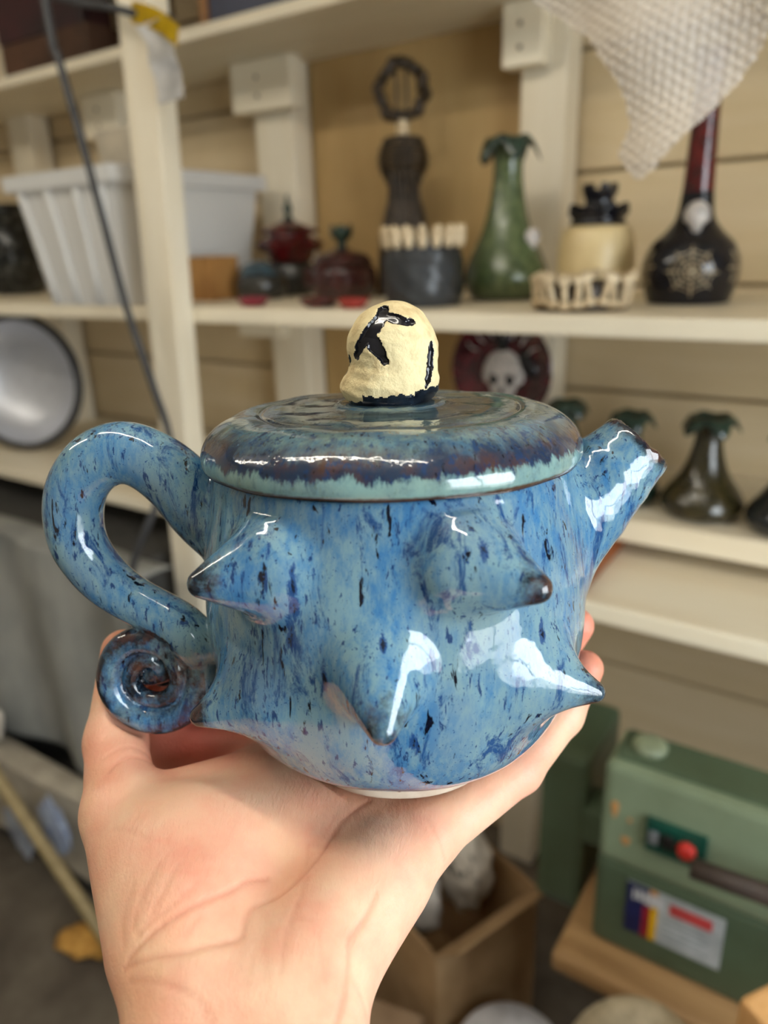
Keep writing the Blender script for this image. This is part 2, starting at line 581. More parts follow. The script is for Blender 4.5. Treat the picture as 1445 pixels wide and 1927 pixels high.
# fluorescent tubes on the ceiling
gt = G('tube_glow')
em = gt.n('Emission', {'Color': (1.0, 0.93, 0.80, 1), 'Strength': TUBE})
gt.nt.links.new(em.outputs[0], gt.out.inputs[0])
for x, y in ((-0.35, 0.02), (-1.75, -0.35)):
    t = thing('ceiling_light', 'white fluorescent batten lamp fixed to the ceiling ' + ('above the camera' if x > -1 else 'towards the left wall'), 'lamp', (x, y, 2.45), 0.12)
    box('batten', (-0.64, -0.04, -0.05), (0.64, 0.04, 0), MAT_WHITEPAINT, t, 0.004)
    tube('fluorescent_tube', [(-0.6, 0, -0.075), (0, 0, -0.075), (0.6, 0, -0.075)], 0.014, gt.m, t, 12, 2)
    for s in (-1, 1):
        box('lamp_holder', (0.6 * s - 0.015, -0.018, -0.095), (0.6 * s + 0.015, 0.018, -0.05), MAT_WHITEPAINT, t, 0.002)

# ------------------------------------------------------------------ shelving unit
unit = thing('shelving_unit', 'cream painted timber shelving unit fixed along the back wall', 'shelf', (0, 0.95, 0))


def ub(name, lo, hi, m, bev=0.003):
    return box(name, (lo[0], lo[1] - 0.95, lo[2]), (hi[0], hi[1] - 0.95, hi[2]), m, unit, bev)


ub('shelf_board', (-3.1, 0.95, 1.336), (1.10, 1.449, 1.362), MAT_PAINT, 0.004)
ub('shelf_board', (-3.1, 1.15, 1.835), (1.10, 1.435, 1.857), MAT_PAINT, 0.004)
ub('shelf_board', (-3.1, 0.95, 2.15), (1.10, 1.449, 2.175), MAT_PAINT, 0.004)
ub('shelf_board', (-3.1, 0.95, 0.935), (1.10, 1.449, 0.964), MAT_PAINT, 0.004)
ub('riser_board', (-1.0, 1.12, 0.997), (1.10, 1.449, 1.035), MAT_PAINT, 0.004)
for x in (-0.9, 0.1, 0.9):
    ub('riser_block', (x, 1.16, 0.964), (x + 0.05, 1.40, 0.997), MAT_PAINT)
box('post', (-0.037, -0.045, -1.30), (0.037, -0.002, 1.06), MAT_POST, unit, 0.004, (0, 0.05, 0), (-1.085, 0, 1.35))
for x0, x1 in ((-1.250, -1.143), (-0.615, -0.53), (0.15, 0.25), (-2.2, -2.1)):
    ub('wall_stud', (x0, 1.37, 0.0), (x1, 1.4355, 2.40), MAT_POST, 0.004)
for x0, x1 in ((-1.275, -1.108), (-0.634, -0.560), (-1.80, -1.66)):
    ub('bearer', (x0, 1.33, 1.737), (x1, 1.3695, 1.834), MAT_PAINT, 0.004)
    for zz in (1.765, 1.80):
        s = link('screw', lathe_me('screw', [(0, 0.003), (0.004, 0.0025), (0.0045, 0)], 10, 0), simple('screw_steel', (120, 105, 80), None, 50, 0.5), unit,
                 ((x0 * 0.55 + x1 * 0.45), 1.33 - 0.95, zz), (PI / 2, 0, 0))
for x0, x1 in ((-1.32, -1.19), (-0.634, -0.560)):
    ub('bearer', (x0, 1.33, 1.262), (x1, 1.3695, 1.335), MAT_PAINT, 0.004)

# ------------------------------------------------------------------ the teapot (local frame: x to the spout, y away, z up, foot at z = 0)
YAW = math.radians(34.361)
POT = Vector((0.00323, 0.245, -0.1762))
ROT = Matrix.Rotation(YAW, 3, 'Z')
TILT = math.radians(-3.2)
HAND_W = ROT @ POT + CAM_POS
POT_OFF = Vector((0.0, -0.0020, 0.0))
POT_W = ROT @ (POT + POT_OFF) + CAM_POS

PROFILE_OUT = [(0.0398, -0.0022), (0.0400, 0.0002), (0.0408, 0.0026), (0.0450, 0.0052), (0.0515, 0.0096), (0.0578, 0.0158), (0.0624, 0.0250), (0.0656, 0.0360), (0.0672, 0.0480),
               (0.0674, 0.0580), (0.0666, 0.0700), (0.0648, 0.0850), (0.0622, 0.0990), (0.0612, 0.1058)]


def body_lut():
    outer = spline(PROFILE_OUT, 8)
    inner = np.array([(0.0600, 0.1084), (0.0572, 0.1082), (0.0600, 0.09), (0.0630, 0.05), (0.0600, 0.025), (0.050, 0.010), (0.0, 0.007)])
    poly = np.concatenate([np.array([(0.0, 0.0015), (0.0345, 0.0012), (0.0362, -0.0022)]), outer, inner])
    rr, zz = np.arange(0, 0.13, 0.0004), np.arange(-0.02, 0.14, 0.0004)
    Rg, Zg = np.meshgrid(rr, zz, indexing='ij')
    P = np.stack([Rg, Zg], -1)
    d = np.full(Rg.shape, 1e9)
    ins = np.zeros(Rg.shape, bool)
    for i in range(len(poly)):
        a, b = poly[i], poly[(i + 1) % len(poly)]
        ab = b - a
        t = np.clip(((P - a) @ ab) / max(ab @ ab, 1e-12), 0, 1)
        if not (abs(a[0]) < 1e-9 and abs(b[0]) < 1e-9):
            d = np.minimum(d, np.hypot(Rg - a[0] - t * ab[0], Zg - a[1] - t * ab[1]))
        cr = ((a[1] > Zg) != (b[1] > Zg))
        xi = a[0] + (Zg - a[1]) / (ab[1] if abs(ab[1]) > 1e-12 else 1e-12) * ab[0]
        ins ^= cr & (Rg < xi)
    return np.where(ins, -d, d).astype(np.float32)


LUT = body_lut()


def lut_at(r, z):
    u = np.clip(r / 0.0004, 0, LUT.shape[0] - 1.001)
    v = np.clip((z + 0.02) / 0.0004, 0, LUT.shape[1] - 1.001)
    i, j = u.astype(int), v.astype(int)
    a, b = u - i, v - j
    return (LUT[i, j] * (1 - a) * (1 - b) + LUT[i + 1, j] * a * (1 - b) + LUT[i, j + 1] * (1 - a) * b + LUT[i + 1, j + 1] * a * b).astype(np.float32)


mm = 0.001
HANDLE = spline([(-58, 0, 82), (-67.7, 0, 91.6), (-75.3, 0, 102.0), (-83.3, 0, 109.2), (-93.0, 0, 113.2), (-103.1, 0, 110.0), (-110.8, 0, 101.2), (-113.4, -0.5, 91.0),
                 (-112.9, -1, 80.6), (-108.0, -2, 71.4), (-102.0, -3, 64.6), (-93.8, -4, 58.6), (-85.2, -5, 53.8), (-77.5, -6, 48.5), (-72.5, -7, 40)], 4) * mm
HANDLE_R = np.interp(np.linspace(0, 1, len(HANDLE)), np.linspace(0, 1, 15), [11.5, 10.2, 9.4, 8.7, 8.3, 8.2, 8.0, 7.9, 7.6, 7.1, 6.6, 6.1, 6.0, 6.3, 6.4]) * mm
COIL = spline([(-76, -6.5, 47.5), (-72.5, -7, 38.5), (-73, -8, 26.6), (-78.8, -8, 16.8), (-88.1, -8, 12.6), (-97.6, -8, 14.6), (-104.2, -8, 21.6), (-105.9, -8, 30.6), (-102.4, -8, 39.8),
               (-95.7, -8, 44.9), (-88.0, -8, 44.0), (-81.9, -8.5, 38.8), (-80.6, -9, 29.4), (-83.6, -9, 23.4), (-89.2, -9, 21.2), (-95.6, -9, 24.0), (-98.0, -9, 30.3), (-95, -9, 36.0),
               (-90.2, -8, 37.3), (-87.8, -7, 33.3), (-89.5, -6, 30.5)], 4) * mm
COIL_R = np.interp(np.linspace(0, 1, len(COIL)), np.linspace(0, 1, 21), [6, 5.6, 5.2, 5.2, 5.3, 5.2, 5.0, 4.8, 4.8, 4.7, 4.3, 3.7, 3.2, 3.1, 3.0, 3.0, 2.9, 2.9, 2.7, 2.4, 2.0]) * mm
SPOUT = [((54, 0, 76), 21), ((66, 0.5, 88.5), 18.2), ((76, 1, 99), 15.6), ((84, 1.5, 107), 13.4), ((92, 2, 115), 12.0)]
SP_DIR = np.array([0.70, 0.05, 0.71])
SP_DIR /= np.linalg.norm(SP_DIR)
SP_END = np.array([87.4, 1.7, 110.4]) * mm
SPIKES = []
for az0, z0, az1, z1, rt, full in ((-37, 86, -46, 84.5, 82, 1), (18, 89, 28, 86, 82.5, 1), (128, 85, 128, 84, 79, 1), (180, 85, 180, 84, 79, 1), (-136, 85, -136, 84, 79, 1),
                                   (-46, 42.0, -57, 34.0, 81, 0), (-6, 60, -4, 50, 82, 1), (40, 48, 50, 43.0, 82, 0), (128, 45, 128, 43, 78, 0), (176, 46, 176, 44, 79, 0), (-132, 45, -132, 43, 78, 0)):
    a, b = math.radians(az0), math.radians(az1)
    p = np.array([math.sin(a) * 0.057, -math.cos(a) * 0.057, z0 * mm])
    q = np.array([math.sin(b) * (rt - 4.0) * mm, -math.cos(b) * (rt - 4.0) * mm, z1 * mm])
    SPIKES.append((full, (p, q, 0.0165, 0.0043) if full else (p, q, 0.0145, 0.0034)))


def spike_d(x, y, z, sp):
    return rcone_d(x, y, z, *sp)


def build_teapot():
    h = 0.00088
    f = Field((-0.124, -0.090, -0.0050), (0.106, 0.090, 0.127), h)
    r = np.hypot(f.ax[0][:, None], f.ax[1][None, :])
    th = np.arctan2(f.ax[1][None, :], f.ax[0][:, None])
    r = r * (1 + 0.004 * np.sin(3 * th + 1) + 0.003 * np.sin(7 * th))
    for k in range(f.n[2]):
        f.D[:, :, k] = lut_at(r, np.full_like(r, f.ax[2][k]))
    near = np.abs(f.D) < 0.005
    gi = np.argwhere(near)
    f.D[near] += (0.00030 * vnoise(f.lo + f.h * gi, 95, 12) + 0.00010 * vnoise(f.lo + f.h * gi, 240, 13)).astype(np.float32)
    # dents left by fingers between the spikes
    for c, rad, depth in (((0.012, -0.0665, 0.078), 0.014, 0.0012), ((-0.02, -0.064, 0.05), 0.015, 0.001)):
        sl, x, y, z = f.block(np.array(c) - 0.03, np.array(c) + 0.03)
        q = ((x - c[0]) ** 2 + (y - c[1]) ** 2 + (z - c[2]) ** 2) / rad ** 2
        f.D[sl] += depth * np.exp(-q)
    for i in range(len(SPIKES)):
        full, sp_ = SPIKES[i]
        pts = np.stack(sp_[:2])
        sl, x, y, z = f.block(pts.min(0) - 0.032, pts.max(0) + 0.016)
        f.put(sl, spike_d(x, y, z, sp_), 0.0045 if full else 0.010)
    sp = [(np.array(p) * mm, q * mm) for p, q in SPOUT]
    lo, hi = np.array((0.03, -0.03, 0.04)), np.array((0.106, 0.03, 0.127))
    sl, x, y, z = f.block(lo, hi)
    d = None
    for (a, ra), (b, rb) in zip(sp[:-1], sp[1:]):
        c = cap_d(x, y, z, a, b, ra, rb)
        d = c if d is None else np.minimum(d, c)
    plane = (x - SP_END[0]) * SP_DIR[0] + (y - SP_END[1]) * SP_DIR[1] + (z - SP_END[2]) * SP_DIR[2]
    plane = plane + 0.0006 * np.sin(x * 900 + y * 700) * np.cos(y * 800 - z * 500)
    d = np.maximum(d, plane)
    hh = np.clip(0.0022 - np.abs(d - plane), 0, None) / 0.0022
    d = d + hh * hh * 0.0022 * 0.25
    bore = cap_d(x, y, z, np.array((0.058, 0.0005, 0.080)), SP_END + SP_DIR * 0.02, 0.012, 0.0078)
    d = np.maximum(d, -bore)
    f.put(sl, d, 0.008)
    for P, R in ((HANDLE, HANDLE_R), (COIL, COIL_R)):
        for i in range(len(P) - 1):
            f.cap(P[i], P[i + 1], R[i], R[i + 1], 0.0045 if P is HANDLE else 0.0005)
    f.cap((-0.0905, 0.0, 0.0295), (-0.0890, 0.0, 0.0305), 0.0052, 0.0052, 0.001)
    f.cap((-0.0868, 0.0005, 0.0280), (-0.0890, 0.0005, 0.0265), 0.0048, 0.0048, 0.0005)
    f.cap((-0.0915, -0.004, 0.0298), (-0.0880, -0.0035, 0.0305), 0.0046, 0.0046, 0.0005)
    # the handle is squashed onto the wall where it joins, and nothing may poke into the inside
    inside = np.interp(f.ax[2], [0.009, 0.025, 0.05, 0.09, 0.127], [0.045, 0.0575, 0.0612, 0.0588, 0.0560])
    d_in = np.maximum(r[:, :, None] - inside[None, None, :], 0.010 - f.ax[2][None, None, :])
    f.D = np.maximum(f.D, -d_in.astype(np.float32))
    f.D = np.maximum(f.D, (f.ax[2][None, None, :] - np.where(r < 0.0665, 0.1087, 0.2)[:, :, None]).astype(np.float32))
    global POT_FIELD
    POT_FIELD = f
    V, Q, N = f.mesh()
    C = V[Q].mean(1)
    # which part each face belongs to
    rc = np.hypot(C[:, 0], C[:, 1])
    dist = [lut_at(rc, C[:, 2]) - 0.0012]
    for full, sp_ in SPIKES:
        dist.append(spike_d(C[:, 0], C[:, 1], C[:, 2], sp_))
    ds = np.full(len(C), 1e3)
    for (a, ra), (b, rb) in zip(sp[:-1], sp[1:]):
        ds = np.minimum(ds, cap_d(C[:, 0], C[:, 1], C[:, 2], a, b, ra, rb))
    ds = np.where((C[:, 0] > 0.055) & (rc > 0.058), ds, 1e3)
    dist.append(ds)
    dh = np.full(len(C), 1e3)
    for P, R in ((HANDLE, HANDLE_R), (COIL, COIL_R)):
        for i in range(len(P) - 1):
            dh = np.minimum(dh, cap_d(C[:, 0], C[:, 1], C[:, 2], P[i], P[i + 1], R[i], R[i + 1]))
    dist.append(dh)
    lab = np.argmin(np.stack(dist), 0)
    lab[rc < 0.0605] = np.where(C[rc < 0.0605][:, 2] > 0.012, 0, lab[rc < 0.0605])
    # where the glaze breaks dark over an edge
    edge = np.zeros(len(V))
    for full, sp_ in SPIKES:
        q = np.linalg.norm(V - sp_[1], axis=1)
        edge = np.maximum(edge, 1.0 * np.exp(-(q / (0.0090 if full else 0.0088)) ** 2))
    qe = (V - SP_END) @ SP_DIR
    edge = np.maximum(edge, np.where(V[:, 0] > 0.07, np.exp(-(np.minimum(qe, 0) / 0.0045) ** 2), 0))
    coil_d = np.min(np.stack([np.linalg.norm(V - p, axis=1) - rr for p, rr in zip(COIL[8:], COIL_R[8:])]), 0)
    rim = np.hypot(V[:, 0] + 0.0895, V[:, 2] - 0.0285)
    edge = np.maximum(edge, np.where((coil_d < 0.004) & (V[:, 0] < -0.07), 0.58 + 0.22 * (rim < 0.010) + 0.35 * np.exp(-((rim - 0.0205) / 0.0022) ** 2), 0))
    for c in ((-0.0725, -0.008, 0.045), (-0.0715, -0.012, 0.036), (-0.0705, -0.004, 0.0975), (-0.0735, -0.006, 0.086)):
        edge = np.maximum(edge, 0.75 * np.exp(-(np.linalg.norm((V - np.array(c)) * [1.3, 1, 0.6], axis=1) / 0.0042) ** 2))
    rv = np.hypot(V[:, 0], V[:, 1])
    edge = np.maximum(edge, np.where(rv < 0.066, 0.6 * np.exp(-((V[:, 2] - 0.1105) / 0.0015) ** 2), 0))
    edge = np.maximum(edge, np.where(rv < 0.045, 1.1 * np.exp(-((V[:, 2] - 0.0028) / 0.0010) ** 2), 0))
    pool = np.zeros(len(V))
    for i, p in enumerate([(-29.3, -62.9, 86.1), (-29.3, -62.5, 78.6), (-31.4, -61.0, 70.7), (-22.8, -64.7, 67.5), (-7.6, -69.0, 81.3), (-4.7, -68.7, 71.3), (7.0, -69.2, 84.8), (6.4, -69.1, 80.3), (7.0, -68.7, 74.8),
                           (10.4, -68.0, 69.8), (9.3, -67.8, 64.3), (-12.2, -69.2, 95.8), (-14.5, -68.6, 95.3), (36.9, -56.6, 50.4), (42.5, -53.2, 65.1), (26.1, -64.7, 91.5), (22.8, -66.3, 96.0), (-35.4, -60.1, 96.3),
                           (-21.7, -64.5, 58.0), (-41.1, -56.1, 96.5), (3.5, -66.8, 35.8), (39.7, -54.0, 39.0), (-2.9, -66.4, 28.8)]):
        w_ = (1.5, 1.0, 1.2, 0.8)[i % 4] if i > 2 else 1.9
        q = (V - np.array(p) * mm) / (np.array((1.0, 2.5, 3.6)) * mm * w_)
        pool = np.maximum(pool, np.exp(-(q * q).sum(1)))
    root = thing('teapot', 'blue mottled ceramic teapot covered in spikes, held in the open hand', 'teapot', POT_W, YAW)
    root.rotation_euler = (TILT, 0, YAW)
    foot = (C[:, 2] < 0.0021) & (rc < 0.0414)
    lab[foot] = 99
    for i, nm in [(0, 'body')] + [(k + 1, 'spike') for k in range(len(SPIKES))] + [(len(SPIKES) + 1, 'spout'), (len(SPIKES) + 2, 'handle')]:
        link(nm, sub_mesh(nm, V, Q, N, lab == i, {'edge': edge, 'pool': pool}), MAT_GLAZE, root)
    link('foot_ring', sub_mesh('foot_ring', V, Q, N, lab == 99), MAT_CLAY, root, label='unglazed pale clay foot ring')
    return root


def build_lid(pot):
    prof = [(0.0, 0.1091), (0.03, 0.1091), (0.0600, 0.1091), (0.0628, 0.1093), (0.0640, 0.1102), (0.0645, 0.1121), (0.0641, 0.1148), (0.0624, 0.1181), (0.0592, 0.1213), (0.0546, 0.1239),
            (0.0495, 0.1253), (0.0456, 0.1255), (0.0440, 0.1252), (0.0420, 0.1258), (0.0370, 0.1264), (0.0300, 0.1262), (0.0230, 0.1264), (0.0192, 0.1268), (0.0182, 0.1273), (0.0170, 0.1277), (0.0150, 0.1277), (0.0, 0.1277)]

    def wob(a, r, z, i):
        k = min(1, r / 0.05)
        return r * (1 + 0.004 * math.sin(2 * a + 1) * k + 0.002 * math.sin(5 * a) * k), z + (0.0003 * math.sin(3 * a + 0.6) + 0.00018 * math.sin(11 * a + r * 160)) * k
    root = lathe('lid', prof, MAT_LID, pot, 160, 6, wob, label='round blue lid with a dark brown band and a cracked stone knob')
    # knob: a lumpy stone with cracks painted black
    h = 0.0004
    f = Field((-0.021, -0.019, 0.1265), (0.019, 0.019, 0.164), h)
    sl, x, y, z = f.block((-1, -1, -1), (1, 1, 1))
    d1 = np.sqrt(((x - 0.0015) / 1.0) ** 2 + (y / 0.92) ** 2 + ((z - 0.1462) / 1.0) ** 2) - 0.0143
    f.put(sl, d1, 0.004)
    f.cap((0.001, 0, 0.148), (0.0035, 0, 0.136), 0.0125, 0.0115, 0.006)
    d2 = (np.sqrt(((x + 0.0014) / 0.0158) ** 2 + (y / 0.0140) ** 2 + ((z - 0.1325) / 0.0085) ** 2) - 1) * 0.0095
    f.put(sl, d2, 0.006)
    P = np.stack(np.broadcast_arrays(x, y, z), -1).reshape(-1, 3)
    f.D += (0.0005 * vnoise(P, 330, 3) + 0.00016 * vnoise(P, 1100, 5)).reshape(f.D.shape).astype(np.float32)
    f.D = np.maximum(f.D, np.broadcast_to(0.1276 - z, f.D.shape).astype(np.float32))
    cracks = [[(-1.3, 159.6), (-2.5, 156.2), (-6.0, 152.4), (-9.2, 148.2), (-10.4, 144.6)], [(-0.4, 157.6), (3.2, 156.1), (7.7, 154.9)], [(-5.8, 150.6), (-4.0, 147.4), (-1.5, 143.4)],
              [(13.7, 147.5), (13.4, 140.5), (11.9, 134)], [(-12.9, 143.2), (-14.6, 138)]]
    segs = []
    ys = np.linspace(-0.019, 0.01, 120)
    for c in cracks:
        pts = []
        for q in spline([(a, 0, b) for a, b in c], 5) * mm:
            prob = np.stack([np.full_like(ys, q[0]), ys, np.full_like(ys, q[2])], 1)
            s = f.sample(prob)
            k = np.argmax(s < 0) if (s < 0).any() else int(np.argmin(s))
            pts.append((q[0], ys[k], q[2]))
        segs.append(np.array(pts))
    cd = np.full(f.D.shape, 1.0, np.float32)
    for ci, pts in enumerate(segs):
        rr = np.interp(np.linspace(0, 1, len(pts)), [0, 0.4, 1], [1.25, 1.75, 0.9]) * mm * (1.35, 1.2, 1.35, 0.85, 0.9)[ci]
        for i in range(len(pts) - 1):
            sl2, x2, y2, z2 = f.block(np.minimum(pts[i], pts[i + 1]) - 0.004, np.maximum(pts[i], pts[i + 1]) + 0.004)
            cd[sl2] = np.minimum(cd[sl2], cap_d(x2, y2, z2, pts[i], pts[i + 1], rr[i], rr[i + 1]))
    cd += (0.00034 * vnoise(P, 1700, 9)).reshape(cd.shape).astype(np.float32)
    carve = np.maximum(f.D + 0.0011, cd)           # channel no deeper than about a millimetre
    hh = np.clip(0.0006 - np.abs(f.D + cd), 0, None) / 0.0006
    base = f.D.copy()
    f.D = np.where(cd < 0.0008, np.maximum(base, np.minimum(-cd, base + 0.0011)), base).astype(np.float32)
    V, Q, N = f.mesh()
    C = V[Q].mean(1)
    in_crack = f.sample(C, cd) < 0.00025
    V = V * np.array((1, 1, 0.97)) + np.array((0, 0, 0.1276 * 0.03 - 0.0004))
    band = C[:, 2] < 0.1316 + 0.0004 * np.sin(C[:, 0] * 500) + 0.0003 * np.sin(C[:, 0] * 1900 + 1) + np.where(C[:, 0] < -0.009, -0.0025, 0) + np.where(C[:, 0] > 0.008, 0.0016, 0)
    link('knob', sub_mesh('knob', V, Q, N, ~in_crack & ~band), MAT_CREAM, root, label='cream lumpy stone knob')
    link('crack', sub_mesh('crack', V, Q, N, in_crack & ~band), MAT_BLACKGLAZE, root, label='glossy black crack')
    link('base_band', sub_mesh('base_band', V, Q, N, band), MAT_BLUEBLACK, root, label='glossy black band')
    return root


build_lid(build_teapot())

# ------------------------------------------------------------------ the hand that carries it (same local frame)
def skin():
    g = G('skin')
    blot = g.noise(38, 4, 0.6)
    col = g.mix(g.rng(blot, 0.38, 0.66), lin((238, 196, 164)), lin((232, 168, 140)))
    col = g.mix(g.rng(g.noise(17, 3), 0.48, 0.66, 0, 0.6), col, lin((234, 194, 152)))
    col = g.mix(g.attr('pink'), col, lin((210, 102, 84)))
    col = g.mix(g.math('MULTIPLY', g.attr('crease'), 0.30), col, lin((186, 104, 80)))
    fine = g.noise(900, 3, 0.7, g.map((1, 0.45, 1), (0, 0, 0.7)))
    hf = g.math('ADD', g.math('MULTIPLY', fine, 0.6), g.math('MULTIPLY', g.noise(240, 3, 0.6, g.map((1, 0.3, 1), (0, 0, -0.75))), 0.9))
    nm = g.bump(hf, 0.5, 0.0007)
    return g.done(col, 0.46, nm, Subsurface_Weight=0.22, Subsurface_Radius=(0.9, 0.32, 0.18), Subsurface_Scale=0.005, Specular_IOR_Level=0.4)


def build_hand():
    h = 0.00105
    f = Field((-0.128, -0.235, -0.085), (0.098, 0.090, 0.052), h)

    def c(a, b, ra, rb, k):
        f.cap(np.array(a) * mm, np.array(b) * mm, ra * mm, rb * mm, k * mm)
    # forearm and wrist
    c((-64, -232, -50), (-58.5, -106, -24), 23, 17.5, 12)
    c((-26, -232, -52), (-32, -104, -24), 24, 19.5, 12)
    # palm, along the metacarpals
    c((-58, -98, -24), (-42, -2, -16), 16.5, 13, 12)
    c((-50, -98, -24), (-23, -13, -16), 17, 13, 10)
    c((-40, -98, -24), (-5, -29, -16), 17, 12.5, 10)
    c((-34, -96, -24), (5, -43, -15), 16, 12, 10)
    # heel of the palm on both sides
    c((-34, -90, -19), (-9, -58, -15), 15.5, 14.5, 10)
    c((-62, -86, -18), (-76, -56, -8), 18, 17, 12)
    c((-62, -72, -10), (-72, -48, -8), 17, 15, 10)
    # web between thumb and forefinger
    c((-86, -28, -7), (-47, -8, -13), 9, 11, 12)
    c((-74, -48, -9), (-40, -22, -15.5), 14, 13.5, 14)
    c((-66, -58, -10), (-30, -38, -16), 15, 13.5, 14)
    # thumb
    c((-72, -78, -16), (-97, -38, -5), 18, 13.8, 10)
    c((-97, -38, -5), (-108, -8, 3), 13.2, 11.4, 4)
    c((-108, -8, 3), (-108.5, 14, 29), 11.4, 8.6, 4)
    # forefinger, curled up behind the coil of the handle
    c((-42, -2, -16), (-92, 10, -13), 12.5, 10.6, 6)
    c((-92, 10, -13), (-98, 17, 4), 10.2, 8.8, 3)
    c((-98, 17, 4), (-90, 15, 17), 8.6, 7.2, 3)
    # middle, ring and little finger under and behind the pot
    c((-23, -13, -16), (8, 34, -15), 12.5, 10.2, 6)
    c((8, 34, -15), (26, 60, -2), 10, 9, 3)
    c((26, 60, -2), (34, 72, 20), 9, 7.8, 3)
    c((-5, -29, -16), (34, 12, -16), 12, 9.6, 6)
    c((34, 12, -16), (60, 30, -2), 9.4, 8.6, 3)
    c((60, 30, -2), (74.5, 27, 27), 8.6, 7.6, 3)
    c((5, -43, -15), (44.5, -13, -11.5), 11.5, 9.2, 6)
    c((44.5, -13, -11.5), (65.5, 7, -2), 9.0, 8.3, 3)
    c((65.5, 7, -2), (75.5, 13, 15), 8.3, 7.2, 3)
    # the flesh gives way under the foot ring and the belly of the pot
    pf = POT_FIELD
    lo, hi = pf.lo + 2 * pf.h, pf.lo + (pf.n - 3) * pf.h
    sl, x, y, z = f.block(lo, hi)
    G3 = np.stack(np.broadcast_arrays(x, y, z), -1).reshape(-1, 3)
    q = G3 - np.array(POT_OFF)
    ct, st_ = math.cos(TILT), math.sin(TILT)
    q = np.stack([q[:, 0], q[:, 1] * ct + q[:, 2] * st_, -q[:, 1] * st_ + q[:, 2] * ct], 1)
    qc = np.clip(q, lo, hi)
    clear = pf.sample(qc) + np.linalg.norm(q - qc, axis=1)
    r = np.hypot(q[:, 0], q[:, 1])
    clear = np.where((r < 0.041) & (q[:, 2] > -0.0055), np.minimum(clear, -(q[:, 2] + 0.0022)), clear).reshape(f.D[sl].shape)
    f.put(sl, (clear - 0.0015).astype(np.float32), 0.0015, 'sub')
    V, Q, N = f.mesh()
    # gentle lumps of the palm and finger pads, then the lines of the palm
    amp = np.clip((V[:, 1] + 0.2) / 0.1, 0, 1)
    V = V + N * (0.00035 * vnoise(V, 80, 4) * amp)[:, None]
    lines = [[[-42, -71], [-47, -75], [-52, -81], [-62, -87], [-73, -93], [-77, -95]], [[-12, -38], [-21, -50], [-27, -63], [-35, -75], [-45, -83], [-46, -92]], [[-30, -72], [-32, -83], [-34, -94], [-34, -102]],
             [[-9, -76], [-13, -84], [-17, -90], [-17, -95], [-18, -104], [-20, -112]], [[-78, -96], [-69, -97], [-62, -97], [-54, -95], [-47, -93]], [[-76, -99], [-66, -103], [-56, -107], [-51, -112]],
             [[7, -47], [13, -54], [17, -60]], [[-67, -75], [-70, -83], [-73, -90]], [[-73, -74], [-76, -82], [-77, -89]], [[-58, -88], [-61, -93]], [[-32, -87], [-26, -88]], [[-17, -98], [-13, -101], [-10, -107]],
             [[-101, -35], [-97, -27], [-87, -21]], [[-40, -92], [-38, -104]], [[-25, -91], [-23, -102]], [[-31, -58], [-31, -66], [-33, -73]],
             [[-60, -80], [-66, -86], [-75, -91]], [[-80, -78], [-81, -86], [-79, -92]], [[-92, -58], [-84, -62], [-78, -66]], [[-105, -28], [-98, -22], [-90, -18]]]
    deep = [1.1, 1.0, 0.6, 1.0, 1.0, 0.8, 0.6, 0.45, 0.45, 0.5, 0.4, 0.5, 0.8, 0.4, 0.4, 0.5, 0.5, 0.4, 0.4, 0.6]
    cre = np.zeros(len(V))
    up = N[:, 2] > 0.05
    for L, dp in zip(lines, deep):
        P = spline([(a, b) for a, b in L], 5) * mm
        d = np.full(len(V), 1.0)
        for a, b in zip(P[:-1], P[1:]):
            ab = b - a
            t = np.clip(((V[:, :2] - a) @ ab) / max(ab @ ab, 1e-12), 0, 1)
            d = np.minimum(d, np.linalg.norm(V[:, :2] - a - t[:, None] * ab, axis=1))
        cre = np.maximum(cre, np.where(up, dp * np.exp(-(d / 0.0008) ** 2), 0))
    V = V - N * (0.00042 * cre)[:, None]
    pink = 0.10 + 0.12 * np.clip(vnoise(V, 60, 8), -1, 1)
    for p, rad, a in (((75, 13, 16), 16, 0.75), ((74, 27, 27), 16, 0.8), ((-106, 8, 36), 20, 0.55), ((-78, 10, -10), 32, 1.0), ((-20, -40, -2), 26, 0.3), ((44, -14, -8), 22, 0.3),  # fingertip flush; the forefinger's full red paints in light shining through and bounced
                      ((-58, -66, 2), 30, 0.22), ((5, -43, -4), 16, 0.35)):
        pink = np.maximum(pink, a * np.exp(-(np.linalg.norm(V - np.array(p) * mm, axis=1) / (rad * mm)) ** 2))
    me = sub_mesh('person', V, Q, None, np.ones(len(Q), bool), {'crease': cre, 'pink': np.clip(pink, 0, 1)})
    o = link('person', me, skin(), None, HAND_W, (0, 0, YAW))
    tag(o, 'bare left hand and wrist, palm up, holding the blue teapot', 'person')


build_hand()

# ------------------------------------------------------------------ pots on the middle shelf (top at z = 1.362)
SH = 1.3625
GL = dict(IOR=1.5, Coat_Weight=0.3)
M_GREEN = simple('green_glaze', (92, 104, 68), (60, 74, 46), 70, 0.15, 0.3, **GL)
M_DKGREEN = simple('dark_green_glaze', (22, 40, 34), (46, 66, 54), 60, 0.1, 0.2, **GL)
M_OLIVE = simple('olive_glaze', (58, 50, 26), (36, 34, 20), 60, 0.15, 0.3, **GL)
M_BLACKGLAZE = MAT_BLACKGLAZE
M_BLACK = simple('black_textured_glaze', (16, 18, 20), (34, 40, 46), 130, 0.22, 0.8, **GL)
M_OXRED = simple('oxblood_glaze', (98, 22, 22), (50, 10, 14), 60, 0.12, 0.2, **GL)
M_DKRED = simple('dark_red_brown_glaze', (70, 26, 26), (40, 20, 20), 50, 0.18, 0.3, **GL)
M_GREYBLUE = simple('grey_blue_glaze', (60, 82, 92), (34, 44, 50), 45, 0.12, 0.2, **GL)
